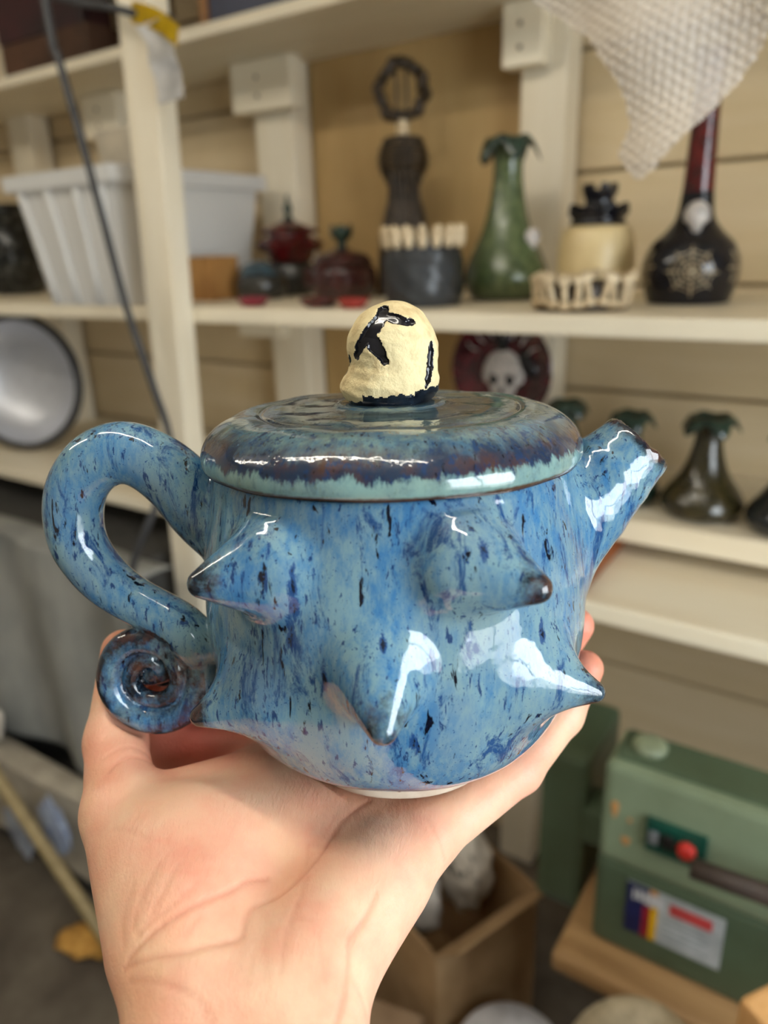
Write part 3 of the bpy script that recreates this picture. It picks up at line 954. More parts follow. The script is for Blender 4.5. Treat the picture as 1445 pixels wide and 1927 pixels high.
M_DARKGREY = simple('dark_grey_glaze', (58, 56, 50), (36, 36, 34), 50, 0.2, 0.3, **GL)
M_BONE = simple('bone_white', (224, 208, 176), (176, 150, 112), 120, 0.5, 0.3)
M_SKULL = simple('grey_white_glaze', (206, 198, 190), (150, 144, 140), 90, 0.3)
M_DKBROWN = simple('dark_bronze_clay', (66, 50, 30), (34, 25, 15), 80, 0.45, 0.5)
M_CARD = simple('brown_cardboard', (172, 140, 100), (150, 118, 80), 12, 0.8)
M_CREAMPOT = simple('cream_glaze', (222, 200, 150), (210, 186, 136), 25, 0.4)


def ruffle(name, r0, r1, drop, m, parent, z, waves=5, seg=60):
    """folded petal lip, thick"""
    n = 9
    V, Q = [], []
    for side in (0, 1):
        for i in range(n):
            t = i / (n - 1)
            for j in range(seg):
                a = 2 * PI * j / seg
                wv = math.cos(waves * a)
                r = r0 + (r1 - r0) * t * (0.86 + 0.22 * wv)
                zz = 0.012 * math.sin(t * PI * 0.9) - drop * t * t * (0.55 + 0.45 * wv) - 0.003 * side
                V.append((r * math.cos(a), r * math.sin(a), zz))
    for side in (0, 1):
        o0 = side * n * seg
        for i in range(n - 1):
            for j in range(seg):
                k = (j + 1) % seg
                q = (o0 + i * seg + j, o0 + i * seg + k, o0 + (i + 1) * seg + k, o0 + (i + 1) * seg + j)
                Q.append(q if side == 0 else q[::-1])
    for i in (0, n - 1):
        for j in range(seg):
            k = (j + 1) % seg
            Q.append((i * seg + j, i * seg + k, n * seg + i * seg + k, n * seg + i * seg + j))
    return link(name, mesh_np(name, V, Q), m, parent, (0, 0, z))


def little_skull(parent, m, loc, s, rz=0.0):
    """a small skull relief: cranium, jaw and two dark sockets"""
    bm = bmesh.new()
    bmesh.ops.create_uvsphere(bm, u_segments=16, v_segments=12, radius=1)
    for v in bm.verts:
        v.co = Vector((v.co.x * 0.8, v.co.y * 0.6, v.co.z * (0.9 if v.co.z > 0 else 1.25) * (1 if abs(v.co.x) < 0.5 or v.co.z > -0.2 else 0.85)))
        if v.co.z < -0.3:
            v.co.x *= 0.62
    me = mesh_bm('skull', bm)
    me.transform(Matrix.Scale(s, 4))
    o = link('skull', me, m, parent, loc, (0, 0, rz), label='small pale skull')
    return o


def green_vase(loc, scale, label, m, mlip, group=None, rz=0.0, charm=False):
    t = thing('vase', label, 'vase', loc, rz, group)
    k = scale
    prof = [(0.0, 0.0), (0.042, 0.0), (0.060, 0.006), (0.071, 0.026), (0.070, 0.046), (0.060, 0.072), (0.048, 0.096), (0.037, 0.124), (0.0290, 0.158), (0.024, 0.195), (0.0245, 0.228), (0.028, 0.245), (0.024, 0.246), (0.020, 0.20)]
    lathe('body', [(r * k[0], z * k[1]) for r, z in prof], m, t, 40, 4)
    ruffle('ruffled_lip', 0.024 * k[0], 0.050 * k[0], 0.030 * k[1], mlip, t, 0.243 * k[1])
    if charm:
        little_skull(t, M_SKULL, (0.042 * k[0], -0.028, 0.098 * k[1]), 0.017, 0.5)
    return t


green_vase((-0.563, 1.215, SH), (1.0, 1.0), 'tall green glazed vase with a long neck and dark drooping ruffled lip', M_GREEN, M_DKGREEN, rz=0.4, charm=True)

# black pot with a ring of pale teeth
t = thing('pot', 'round black textured pot with a crown of pale teeth round its rim', 'pot', (-0.637, 1.065, SH))
lathe('body', [(0, 0), (0.052, 0), (0.060, 0.005), (0.064, 0.03), (0.063, 0.065), (0.058, 0.092), (0.057, 0.100), (0.053, 0.100), (0.053, 0.05), (0, 0.01)], M_BLACK, t, 48, 4,
      lambda a, r, z, i: (r * (1 + 0.02 * math.sin(9 * a + z * 160)), z))
tooth = lathe_me('tooth', [(0, 0), (0.006, 0.001), (0.0075, 0.012), (0.0062, 0.024), (0.0035, 0.032), (0, 0.034)], 10, 3)
tooth.materials.append(M_BONE)
for i in range(18):
    a = 2 * PI * i / 18
    link('tooth', tooth, None, t, (0.0575 * math.cos(a), 0.0575 * math.sin(a), 0.088), (0.12 * math.sin(a * 3), 0.18, a))

# oxblood lidded jar, lid with points
t = thing('jar', 'dark red lidded jar with a spiky pagoda lid and a black finial', 'jar', (-1.108, 1.295, SH))
lathe('body', [(0, 0), (0.045, 0), (0.054, 0.02), (0.050, 0.05), (0.040, 0.066), (0, 0.066)], M_DARKGREY, t, 40)
ld = lathe('lid', [(0, 0.066), (0.040, 0.067), (0.052, 0.088), (0.056, 0.100), (0.060, 0.104), (0.050, 0.112), (0.046, 0.124), (0.052, 0.130), (0.040, 0.140), (0.016, 0.150), (0, 0.152)], M_OXRED, t, 64, 4,
           lambda a, r, z, i: (r * (1 + (0.24 * max(0, math.cos(8 * a)) ** 2 if r > 0.047 and z > 0.09 else 0)), z))
lathe('finial', [(0, 0.15), (0.013, 0.152), (0.006, 0.162), (0.010, 0.172), (0.008, 0.182), (0.004, 0.190), (0.003, 0.200), (0, 0.202)], M_DKGREEN, ld, 16)

t = thing('jar', 'small squat grey blue lidded jar beside the spiky red jar', 'jar', (-1.085, 1.17, SH))
t.scale = (0.9, 0.9, 1.0)
lathe('body', [(0, 0), (0.045, 0), (0.058, 0.014), (0.060, 0.030), (0.050, 0.044), (0, 0.044)], M_DARKGREY, t, 40)
lathe('lid', [(0, 0.044), (0.051, 0.045), (0.050, 0.050), (0.038, 0.064), (0.020, 0.072), (0.008, 0.075), (0, 0.076)], M_GREYBLUE, t, 40)

t = thing('teapot', 'small dark red brown lidded pot with a green black crown knob on the shelf', 'teapot', (-0.890, 1.190, SH))
lathe('body', [(0, 0), (0.048, 0), (0.062, 0.018), (0.064, 0.040), (0.054, 0.060), (0, 0.060)], M_DKRED, t, 40)
ld = lathe('lid', [(0, 0.060), (0.055, 0.061), (0.056, 0.066), (0.046, 0.080), (0.022, 0.088), (0.012, 0.092), (0, 0.092)], M_DKRED, t, 40)
lathe('knob', [(0, 0.09), (0.010, 0.092), (0.008, 0.102), (0.018, 0.112), (0.021, 0.124), (0.019, 0.128), (0.008, 0.118), (0, 0.116)], M_DKGREEN, ld, 40, 3,
      lambda a, r, z, i: (r, z + (0.006 * max(0, math.cos(6 * a)) if r > 0.015 and z > 0.115 else 0)))
tube('handle', [(-0.058, 0, 0.05), (-0.085, 0, 0.052), (-0.092, 0, 0.030), (-0.060, 0, 0.018)], 0.006, M_DKRED, t, 8)

for (x, y, r, m, lb) in ((-0.945, 0.995, 0.028, simple('pink_red_glaze', (150, 50, 70), (110, 30, 40), 60, 0.15), 'small pink red glazed dish at the shelf edge, left of its red twin'),
                         (-0.80, 1.0, 0.034, M_OXRED, 'small oxblood red glazed dish at the shelf edge under the brown pot'),
                         (-0.725, 0.992, 0.026, simple('coral_red_glaze', (176, 62, 50), (130, 36, 34), 60, 0.15), 'small coral red dish at the shelf edge beside the black pot')):
    t = tag(lathe('dish', [(0, 0), (r * 0.6, 0), (r, 0.012), (r * 1.02, 0.015), (r * 0.94, 0.015), (r * 0.6, 0.005), (0, 0.004)], m, None, 32, loc=(x, y, SH)), lb, 'dish', 'small red dishes')

# cardboard box
t = thing('cardboard_box', 'small open brown cardboard box on the shelf behind the front post', 'box', (-1.178, 1.13, SH), 0.0)
t.scale = (0.66, 1, 1)
for nm, lo, hi in (('side_panel', (-0.05, -0.04, 0), (-0.046, 0.04, 0.085)), ('side_panel', (0.046, -0.04, 0), (0.05, 0.04, 0.085)), ('side_panel', (-0.046, -0.04, 0), (0.046, -0.036, 0.085)),
                   ('side_panel', (-0.046, 0.036, 0), (0.046, 0.04, 0.085)), ('bottom_panel', (-0.046, -0.036, 0), (0.046, 0.036, 0.003))):
    box(nm, lo, hi, simple('orange_brown_card', (178, 130, 70), (150, 104, 52), 14, 0.8) if nm == 'side_panel' else M_CARD, t, 0.0005)

# bronze coloured skeletal candle stand: wreath, ribbed torso, flaring skirt
t = thing('sculpture', 'tall dark bronze skeletal sculpture with a wreath head and ribbed body', 'sculpture', (-0.825, 1.31, SH), 0.55)
t.scale = (0.92, 0.92, 0.925)
lathe('skirt', [(0, 0), (0.062, 0), (0.058, 0.02), (0.052, 0.10), (0.038, 0.17), (0.026, 0.205), (0.022, 0.225), (0, 0.226)], M_DKBROWN, t, 40, 4, lambda a, r, z, i: (r * (1 + 0.10 * math.cos(9 * a)), z))
for i in range(7):
    a0 = -1.2 + i * 0.4
    tube('spine_ridge', [(0.055 * math.sin(a0), -0.055 * math.cos(a0), 0.11), (0.032 * math.sin(a0), -0.034 * math.cos(a0), 0.19), (0.034 * math.sin(a0), -0.036 * math.cos(a0), 0.25)], 0.004, M_DKBROWN, t, 6, 4)
for i in range(6):
    z = 0.228 + i * 0.014
    rr = 0.034 + 0.012 * math.sin(i / 5 * PI) + 0.004 * i / 5
    tube('rib', [(rr * math.cos(b), 0.62 * rr * math.sin(b), z - 0.006 * math.sin(b)) for b in np.linspace(0, 2 * PI, 13)], 0.0062, M_DKBROWN, t, 6, 2)
tube('backbone', [(0, 0.02, 0.22), (0, 0.015, 0.27), (0, 0.005, 0.33)], 0.010, M_DKBROWN, t, 8)
tube('neck', [(0, 0, 0.30), (0, 0, 0.325), (0, 0, 0.35)], 0.013, M_BONE, t, 8, label='pale bone neck')
r2 = random.Random(5)
for i in range(22):
    a = 2 * PI * i / 22
    tube('wreath_twig', [(0.043 * math.cos(a + q) * (1 + r2.uniform(-0.16, 0.2)), r2.uniform(-0.012, 0.012), 0.392 + 0.047 * math.sin(a + q) * (1 + r2.uniform(-0.1, 0.15))) for q in (-0.35, -0.1, 0.15, 0.45)], [0.005, 0.011, 0.010, 0.004], M_DKBROWN, t, 6, 3)
for x in (-0.012, 0.008):
    tube('inner_bar', [(x, 0, 0.352), (x + 0.002, 0, 0.39), (x, 0, 0.428)], 0.0035, M_DKBROWN, t, 6, 3)

# cream jar with a black castle-like lid
t = thing('jar', 'rounded cream jar with a black two tier battlement lid', 'jar', (-0.412, 1.225, SH))
lathe('body', [(0, 0), (0.046, 0), (0.058, 0.02), (0.060, 0.06), (0.056, 0.095), (0.044, 0.112), (0, 0.114)], M_CREAMPOT, t, 48)
mer = lambda a, r, z, i: (r, z + (0.010 if math.cos(8 * a) > 0.1 and r > 0.02 and 0 < (i - 0.35) else 0))
ld = lathe('lid', [(0, 0.112), (0.042, 0.113), (0.040, 0.122), (0.045, 0.128), (0.046, 0.134), (0.040, 0.134), (0.024, 0.130), (0.022, 0.140)], M_BLACKGLAZE, t, 64, 3, mer)
lathe('crown', [(0, 0.132), (0.023, 0.134), (0.021, 0.148), (0.026, 0.158), (0.027, 0.164), (0.020, 0.164), (0.015, 0.156), (0, 0.155)], M_BLACKGLAZE, ld, 64, 3,
      lambda a, r, z, i: (r, z + (0.009 if math.cos(7 * a + 0.5) > 0 and z > 0.156 and r > 0.018 else 0)))

# ring of bones
t = thing('bone_ring', 'round dish wall made of pale bone shapes standing in front of the cream jar', 'dish', (-0.372, 1.055, SH))
lathe('base', [(0, 0), (0.060, 0), (0.062, 0.004), (0.058, 0.036), (0.054, 0.037), (0.052, 0.006), (0, 0.005)], M_DKBROWN, t, 48, 3)
bone = mesh_bm('bone', (lambda b: b)(bmesh.new()))
bm = bmesh.new()
for zz, s in ((0.004, 0.0056), (0.036, 0.0060)):
    for dx in (-0.0035, 0.0035):
        bmesh.ops.create_icosphere(bm, subdivisions=2, radius=s, matrix=Matrix.Translation((0, dx, zz)))
bmesh.ops.create_cone(bm, cap_ends=True, segments=10, radius1=0.0042, radius2=0.0042, depth=0.034, matrix=Matrix.Translation((0, 0, 0.02)))
bone = mesh_bm('bone', bm)
bone.materials.append(M_BONE)
for i in range(24):
    a = 2 * PI * i / 24
    link('bone', bone, None, t, (0.064 * math.cos(a), 0.064 * math.sin(a), 0.0065 + 0.003 * math.sin(a * 5)), (rnd.uniform(-0.2, 0.2), 0.08, a))

# web bottle
t = thing('bottle', 'black bottle with cream spider webs, skull and a tall oxblood neck', 'bottle', (-0.258, 1.185, SH), 0.2)
BP = [(0, 0), (0.050, 0), (0.058, 0.006), (0.066, 0.035), (0.066, 0.058), (0.056, 0.082), (0.038, 0.100), (0.026, 0.118), (0.0215, 0.150)]
bprof = spline(BP, 4)
lathe('body', BP, M_BLACKGLAZE, t, 48, 4)
lathe('neck', [(0.0215, 0.150), (0.0195, 0.20), (0.018, 0.26), (0.020, 0.31), (0.024, 0.325), (0.018, 0.325), (0.015, 0.28)], M_OXRED, t, 32, 4)


def web(cx, cz, R, seed):
    """cream web trailed in slip onto the belly of the bottle"""
    rr = random.Random(seed)
    bmw = bmesh.new()
    angs = [2 * PI * i / 8 + rr.uniform(-0.1, 0.1) for i in range(8)]

    def on(az, z):
        r = float(np.interp(z, bprof[:, 1], bprof[:, 0])) + 0.0006
        return Vector((r * math.sin(az), -r * math.cos(az), z))

    def strip(p, q, wd):
        for k in range(6):
            a = [(p[0] + (q[0] - p[0]) * s, p[1] + (q[1] - p[1]) * s) for s in (k / 6, (k + 1) / 6)]
            A, B = on(*a[0]), on(*a[1])
            d = (B - A).normalized()
            nrm = Vector((A.x, A.y, 0)).normalized()
            s = d.cross(nrm) * wd
            bmw.faces.new([bmw.verts.new(v) for v in (A - s, A + s, B + s, B - s)])
    for a in angs:
        strip((cx, cz), (cx + R / 0.062 * math.cos(a), cz + R * math.sin(a)), 0.0009)
    for f_ in (0.25, 0.45, 0.65, 0.85):
        for i in range(8):
            a, b = angs[i], angs[(i + 1) % 8] + (2 * PI if i == 7 else 0)
            m_ = (a + b) / 2
            pt = lambda an, s: (cx + R * f_ * s / 0.062 * math.cos(an), cz + R * f_ * s * math.sin(an))
            strip(pt(a, 1), pt(m_, 0.86), 0.0007)
            strip(pt(m_, 0.86), pt(b, 1), 0.0007)
    bmesh.ops.solidify(bmw, geom=bmw.faces[:], thickness=0.0008)
    return mesh_bm('spider_web', bmw)


for az, z, R, sd in ((0.05, 0.046, 0.034, 1), (-1.25, 0.05, 0.030, 2), (1.3, 0.05, 0.030, 3)):
    link('spider_web', web(az, z, R, sd), M_BONE, t, smooth=False)
little_skull(t, M_SKULL, (0.002, -0.034, 0.118), 0.022)

# translucent storage crate with an odd sheet in it
g = G('milky_plastic')
p1 = g.n('BsdfPrincipled', {'Base Color': lin((244, 243, 240)), 'Roughness': 0.3})
t1 = g.n('BsdfTranslucent', {'Color': lin((246, 244, 240))})
t2 = g.n('BsdfTransparent')
m1 = g.n('MixShader', {0: 0.35, 1: p1.outputs[0], 2: t1.outputs[0]})
m2 = g.n('MixShader', {0: 0.16, 1: m1.outputs[0], 2: t2.outputs[0]})
g.nt.links.new(m2.outputs[0], g.out.inputs[0])
M_MILKY = g.m
t = thing('storage_crate', 'milky white ribbed plastic storage crate on the shelf behind the front post', 'crate', (-1.350, 1.115, SH), 0.0)
BX, BY, HX, HY, HH = 0.122, 0.165, 0.155, 0.190, 0.245


def taper_box(bx, by, hx, hy, h, th):
    bm = bmesh.new()
    ring = lambda x, y, z: [bm.verts.new((sx * x, sy * y, z)) for sx, sy in ((-1, -1), (1, -1), (1, 1), (-1, 1))]
    a, b = ring(bx, by, 0), ring(hx, hy, h)
    c_, d = ring(hx - th, hy - th, h), ring(bx - th, by - th, th)
    for lo, hi in ((a, b), (b, c_), (c_, d)):
        for i in range(4):
            bm.faces.new((lo[i], lo[(i + 1) % 4], hi[(i + 1) % 4], hi[i]))
    bm.faces.new(a[::-1])
    bm.faces.new(d)
    return bm


link('tub', mesh_bm('tub', taper_box(BX, BY, HX, HY, HH, 0.004)), M_MILKY, t, smooth=False)
bm = bmesh.new()
for sgn in (-1, 1):
    box_bm((-HX - 0.016, sgn * HY - 0.012, HH - 0.03), (HX + 0.016, sgn * HY + 0.012, HH), 0.004, 2, bm)
    box_bm((sgn * HX - 0.014, -HY, HH - 0.03), (sgn * HX + 0.014, HY, HH), 0.004, 2, bm)
link('rim', mesh_bm('rim', bm), M_MILKY, t, smooth=False)
for x in (-0.10, -0.03, 0.04, 0.10):
    k = HX / BX
    tube('rib', [(x, -BY - 0.003, 0.004), (x * (1 + k) / 2, -(BY + HY) / 2 - 0.003, HH / 2), (x * k, -HY - 0.003, HH - 0.03)], 0.007, M_MILKY, t, 8, 2)
tag(box('card_sheet', (-0.068, -0.004, -0.16), (0.068, 0.0, 0.16), simple('beige_card', (206, 194, 172), None, 10, 0.8), None, 0.0005, (0.10, 0.0, 0.0), (-1.38, 1.115, SH + 0.178)),
    'beige sheet of card standing up inside the milky crate', 'card')

# dark glazed pot at the far left of the shelf
t = tag(lathe('pot', [(0, 0), (0.06, 0), (0.09, 0.04), (0.10, 0.11), (0.085, 0.18), (0.055, 0.215), (0.060, 0.235), (0.050, 0.235), (0.045, 0.2)], simple('black_white_speckled_glaze', (18, 20, 20), (86, 88, 84), 40, 0.2, lo=0.5, hi=0.72),
              None, 40, loc=(-2.085, 1.24, SH)), 'dark speckled round pot at the left end beside the milky crate', 'pot')

# ------------------------------------------------------------------ upper shelf
UP = 1.8575
M_MAROON = simple('maroon_box', (62, 22, 26), (34, 14, 16), 8, 0.5)
M_BROWNBOX = simple('old_brown_card', (88, 58, 38), (56, 36, 22), 6, 0.8)
for lo, hi, m, lb in (((-0.17, -0.045, 0), (0.17, 0.05, 0.085), M_BROWNBOX, 'low old brown cardboard box on the upper shelf'), ):
    tag(box('cardboard_box', lo, hi, m, None, 0.004, (0, 0, 0), (-1.75, 1.26, UP)), lb, 'box')
tag(box('storage_box', (-0.16, -0.04, 0), (0.16, 0.045, 0.20), M_MAROON, None, 0.004, (0, 0, 0.03), (-1.76, 1.255, UP + 0.0855)), 'dark maroon box stacked on the low brown box', 'box')
tag(box('wooden_crate', (-0.05, -0.04, 0), (0.05, 0.04, 0.24), wood('dark_oak', (84, 64, 34), (56, 42, 22)), None, 0.003, (0, 0, 0), (-1.46, 1.28, UP)), 'narrow dark oak box on the upper shelf beside the front post', 'box')
t = thing('picture_frame', 'framed dark blue picture lying tilted on the upper shelf right of the post', 'picture', (-1.06, 1.25, UP), 0.05)
box('frame', (-0.19, -0.008, 0.0), (0.19, 0.008, 0.022), wood('brown_frame', (150, 104, 56), (116, 78, 40)), t, 0.003)
box('frame', (-0.19, -0.008, 0.258), (0.19, 0.008, 0.28), wood('brown_frame', (150, 104, 56), (116, 78, 40)), t, 0.003)
for s in (-1, 1):
    box('frame', (s * 0.18 - 0.011, -0.008, 0.022), (s * 0.18 + 0.011, 0.008, 0.258), wood('brown_frame', (150, 104, 56), (116, 78, 40)), t, 0.003)
box('blue_sheet', (-0.17, -0.002, 0.022), (0.17, 0.004, 0.258), simple('dark_blue_print', (28, 36, 66), (20, 24, 44), 10, 0.4), t, 0)

# bubble wrap hanging off the upper shelf
g = G('bubble_wrap_film')
p1 = g.n('BsdfPrincipled', {'Base Color': lin((236, 228, 218)), 'Roughness': 0.18, 'IOR': 1.45})
t1 = g.n('BsdfTranslucent', {'Color': lin((226, 214, 200))})
t2 = g.n('BsdfTransparent')
m1 = g.n('MixShader', {0: 0.4, 1: p1.outputs[0], 2: t1.outputs[0]})
m2 = g.n('MixShader', {0: 0.22, 1: m1.outputs[0], 2: t2.outputs[0]})
g.nt.links.new(m2.outputs[0], g.out.inputs[0])
poly = [(-0.40, 2.18), (-0.40, 1.83), (-0.36, 1.72), (-0.318, 1.655), (-0.262, 1.617), (-0.228, 1.575), (-0.219, 1.545), (-0.230, 1.522), (-0.214, 1.505), (-0.203, 1.497), (-0.190, 1.506), (-0.182, 1.517),
        (-0.160, 1.540), (-0.140, 1.562), (-0.122, 1.590), (-0.10, 1.64), (-0.06, 1.73), (-0.03, 1.83), (-0.03, 2.18)]
st = 0.0022


def in_poly(x, y):
    c = False
    for i in range(len(poly)):
        (x1, y1), (x2, y2) = poly[i], poly[(i + 1) % len(poly)]
        if (y1 > y) != (y2 > y) and x < (x2 - x1) * (y - y1) / (y2 - y1) + x1:
            c = not c
    return c


def wrap_y(x, z):
    s = min(max((z - 1.62) / 0.50, 0), 1)
    return 0.72 + 0.213 * s * s * (3 - 2 * s) + 0.010 * math.sin(x * 38 + z * 12) * (1 - s) + 0.006 * math.sin(z * 55 - x * 20) * (1 - s)


ids, V, Q = {}, [], []
PIT = 0.0085
for i in range(int(0.40 / st)):
    for j in range(int(0.70 / st)):
        x, z = -0.41 + i * st, 1.485 + j * st
        if in_poly(x, z):
            a = math.radians(-27)
            u, v = (x * math.cos(a) - z * math.sin(a)) / PIT, (x * math.sin(a) + z * math.cos(a)) / (PIT * 0.866)
            best = 9
            for row in (math.floor(v), math.floor(v) + 1):
                off = 0.5 * (row % 2)
                cu = round(u - off) + off
                best = min(best, math.hypot(u - cu, (v - row) * 0.866))
            bumpz = 0.0034 * math.sqrt(max(0, 1 - (best / 0.46) ** 2))
            ids[(i, j)] = len(V)
            V.append((x, wrap_y(x, z) - bumpz, z))
for (i, j), k in ids.items():
    q = [(i, j), (i + 1, j), (i + 1, j + 1), (i, j + 1)]
    if all(p in ids for p in q):
        Q.append([ids[p] for p in q])
tag(link('bubble_wrap', mesh_np('bubble_wrap', V, Q), g.m), 'clear bubble wrap sheet hanging down from the upper shelf', 'bubble wrap')

# cables, tape, paper strip at the front post
M_CABLE = simple('grey_black_cable', (58, 58, 60), (44, 44, 46), 30, 0.5)
tag(tube('cable', [(-1.215, 0.86, 2.44), (-1.198, 0.85, 1.838), (-1.187, 0.85, 1.756), (-1.162, 0.85, 1.646), (-1.137, 0.85, 1.523), (-1.108, 0.85, 1.377), (-1.069, 0.85, 1.251), (-1.05, 0.86, 1.13),
                  (-1.00, 0.78, 1.06), (-1.04, 0.735, 0.94), (-1.066, 0.735, 0.81), (-1.07, 0.73, 0.4), (-1.05, 0.72, 0.03), (-0.95, 0.74, 0.009), (-0.8, 0.78, 0.009)], 0.0068, M_CABLE, None, 8, 6),
    'dark grey cable hanging down in front of the post', 'cable')
tag(tube('cable', [(-1.9, 0.90, 2.12), (-1.5, 0.88, 1.95), (-1.179, 0.872, 1.841), (-1.078, 0.872, 1.813), (-1.015, 0.875, 1.793), (-0.965, 0.90, 1.782)], 0.0062, M_CABLE, None, 8, 5),
    'grey cable running along the upper shelf to the yellow tape', 'cable')


def ribbon(name, pts, wd, th, mat, label, cat, axis=(0, 0, 1)):
    bm = bmesh.new()
    rows = []
    for p in spline(pts, 5):
        p = Vector(p)
        ax = Vector(axis) * wd * 0.5
        rows.append((bm.verts.new(p - ax), bm.verts.new(p + ax)))
    for a, b in zip(rows[:-1], rows[1:]):
        bm.faces.new((a[0], a[1], b[1], b[0]))
    bmesh.ops.solidify(bm, geom=bm.faces[:], thickness=th)
    return tag(link(name, mesh_bm(name, bm), mat), label, cat)


ribbon('tape', [(-1.025, 0.872, 1.797), (-0.990, 0.868, 1.786), (-0.955, 0.866, 1.770), (-0.925, 0.866, 1.748)], 0.030, 0.0015, simple('yellow_tape', (226, 190, 30), (198, 160, 20), 30, 0.4),
       'yellow tape tied round the post at the upper shelf', 'tape', (0.25, 0, 0.9))
ribbon('paper_strip', [(-0.985, 0.866, 1.776), (-0.972, 0.874, 1.752), (-0.958, 0.860, 1.725), (-0.962, 0.872, 1.705), (-0.950, 0.862, 1.668)], 0.058, 0.0015, simple('white_paper', (246, 244, 242), None, 20, 0.7),
       'white paper strip hanging under the yellow tape', 'paper', (1, 0, 0.05))

# ------------------------------------------------------------------ under the middle shelf
t = thing('plate', 'dark red plate with a white skull and brush marks, hung against the stud', 'plate', (-0.601, 1.300, 1.229), 0)
t.scale = (0.95, 0.95, 0.95)
pl_ = lathe('dish', [(0, 0), (0.060, 0.002), (0.085, 0.008), (0.106, 0.018), (0.108, 0.021), (0.102, 0.022), (0.082, 0.013), (0.058, 0.007), (0, 0.005)], simple('dark_red_plate_glaze', (84, 14, 26), (36, 8, 14), 40, 0.15, **GL), t, 64, rot=(PI / 2, 0, 0))
bm = bmesh.new()
bmesh.ops.create_uvsphere(bm, u_segments=24, v_segments=16, radius=1)
for v in bm.verts:
    x, y, z = v.co
    wd = 1.0 if z > -0.25 else 0.72
    v.co = Vector((x * 0.045 * wd, y * 0.006, z * 0.052))
tube('hanger', [(0, 0.004, 0.0), (0, 0.018, 0.03), (0, 0.0235, 0.05)], 0.005, M_CABLE, t, 8, 3)
link('skull', mesh_bm('skull', bm), M_SKULL, t, (0.002, -0.010, -0.012), label='grey white skull painted in relief')
for dx, dz, sx, sz in ((-0.016, -0.008, 0.010, 0.011), (0.019, -0.008, 0.010, 0.011), (0.001, -0.030, 0.005, 0.008)):
    bm = bmesh.new()
    bmesh.ops.create_uvsphere(bm, u_segments=14, v_segments=8, radius=1)
    for v in bm.verts:
        v.co = Vector((v.co.x * sx, v.co.y * 0.003, v.co.z * sz))
    link('eye_socket' if sz > 0.01 else 'nose_hole', mesh_bm('socket', bm), M_BLACKGLAZE, t, (dx, -0.0155, -0.012 + dz))
for i in range(7):
    a = math.radians(145 - i * 19)
    tube('brush_mark', [(0.064 * math.cos(a), -0.0135, 0.064 * math.sin(a)), (0.076 * math.cos(a + 0.05), -0.0155, 0.076 * math.sin(a + 0.05)), (0.090 * math.cos(a), -0.019, 0.090 * math.sin(a))], [0.002, 0.0042, 0.002], M_SKULL, t, 6, 3, 0.5)
for i in range(2):
    bm = bmesh.new()
    bmesh.ops.create_uvsphere(bm, u_segments=14, v_segments=8, radius=1)
    for v in bm.verts:
        v.co = Vector((v.co.x * 0.016, v.co.y * 0.003, v.co.z * 0.03))
    link('dark_patch', mesh_bm('dark_patch', bm), M_BLACKGLAZE, t, ((0.0, 0.054)[i], -0.011, (0.062, 0.012)[i]), (0, (0.0, -0.5)[i], 0))

RI = 1.0355
green_vase((-0.208, 1.20, RI), (0.88, 0.62), 'olive brown long necked vase with a dark ruffled lip, right of the teapot spout', M_OLIVE, M_DKGREEN, 'ruffled vases under the shelf', 0.3)
green_vase((-0.078, 1.185, RI), (0.90, 0.63), 'blue black long necked vase at the right edge beside the olive vase', simple('slate_glaze', (36, 42, 44), (20, 24, 26), 50, 0.15, **GL), M_DKGREEN, 'ruffled vases under the shelf', 0.9)
green_vase((-0.333, 1.215, RI), (0.80, 0.58), 'dark vase half hidden behind the teapot spout', M_DKGREEN, M_DKGREEN, 'ruffled vases under the shelf', 1.5)
green_vase((-0.452, 1.24, RI), (0.80, 0.60), 'dark vase peeping out between lid and spout of the teapot', M_DKGREEN, M_DKGREEN, 'ruffled vases under the shelf', 2.0)
tag(box('wooden_tray', (-0.006, -0.135, 0), (0.20, 0.135, 0.028), wood('red_brown_wood', (146, 78, 34), (104, 50, 20), 0.4, (9, 1, 9)), None, 0.006, (0, 0, 0.02), (-0.515, 1.085, 0.9645)), 'red brown wooden tray on the lower shelf behind the teapot', 'tray')

# lamp reflector on the lower shelf
t = thing('lamp_reflector', 'brushed steel dome lamp reflector with a black rim lying on the shelf', 'lamp', (-1.90, 1.09, 1.147), 0)
RD = Vector((0, 0, -1)).rotation_difference(Vector((0.42, -0.90, 0.12))).to_euler()
t.scale = (0.88,) * 3
g = G('brushed_steel')
f_ = g.noise(10, 3, 0.6, g.map((2, 2, 60)))
M_STEEL = g.done(g.mix(f_, lin((222, 224, 230)), lin((186, 187, 193))), 0.42, g.bump(f_, 0.05, 0.001), Metallic=0.6)
dm = lathe('dome', [(0.0, 0.10), (0.06, 0.098), (0.12, 0.080), (0.165, 0.045), (0.19, 0.0), (0.186, 0.0), (0.16, 0.043), (0.118, 0.076), (0.06, 0.094), (0.0, 0.096)], M_STEEL, t, 64, 4, rot=RD)
link('rim', lathe_me('rim', [(0.184, -0.012), (0.200, -0.012), (0.203, 0.004), (0.198, 0.012), (0.184, 0.010), (0.184, -0.012)], 64, 0), M_CABLE, t, (0, 0, 0), RD, label='black rolled rim')
lathe('socket', [(0, 0.096), (0.03, 0.097), (0.032, 0.15), (0.02, 0.175), (0, 0.175)], M_CABLE, t, 24, rot=RD)

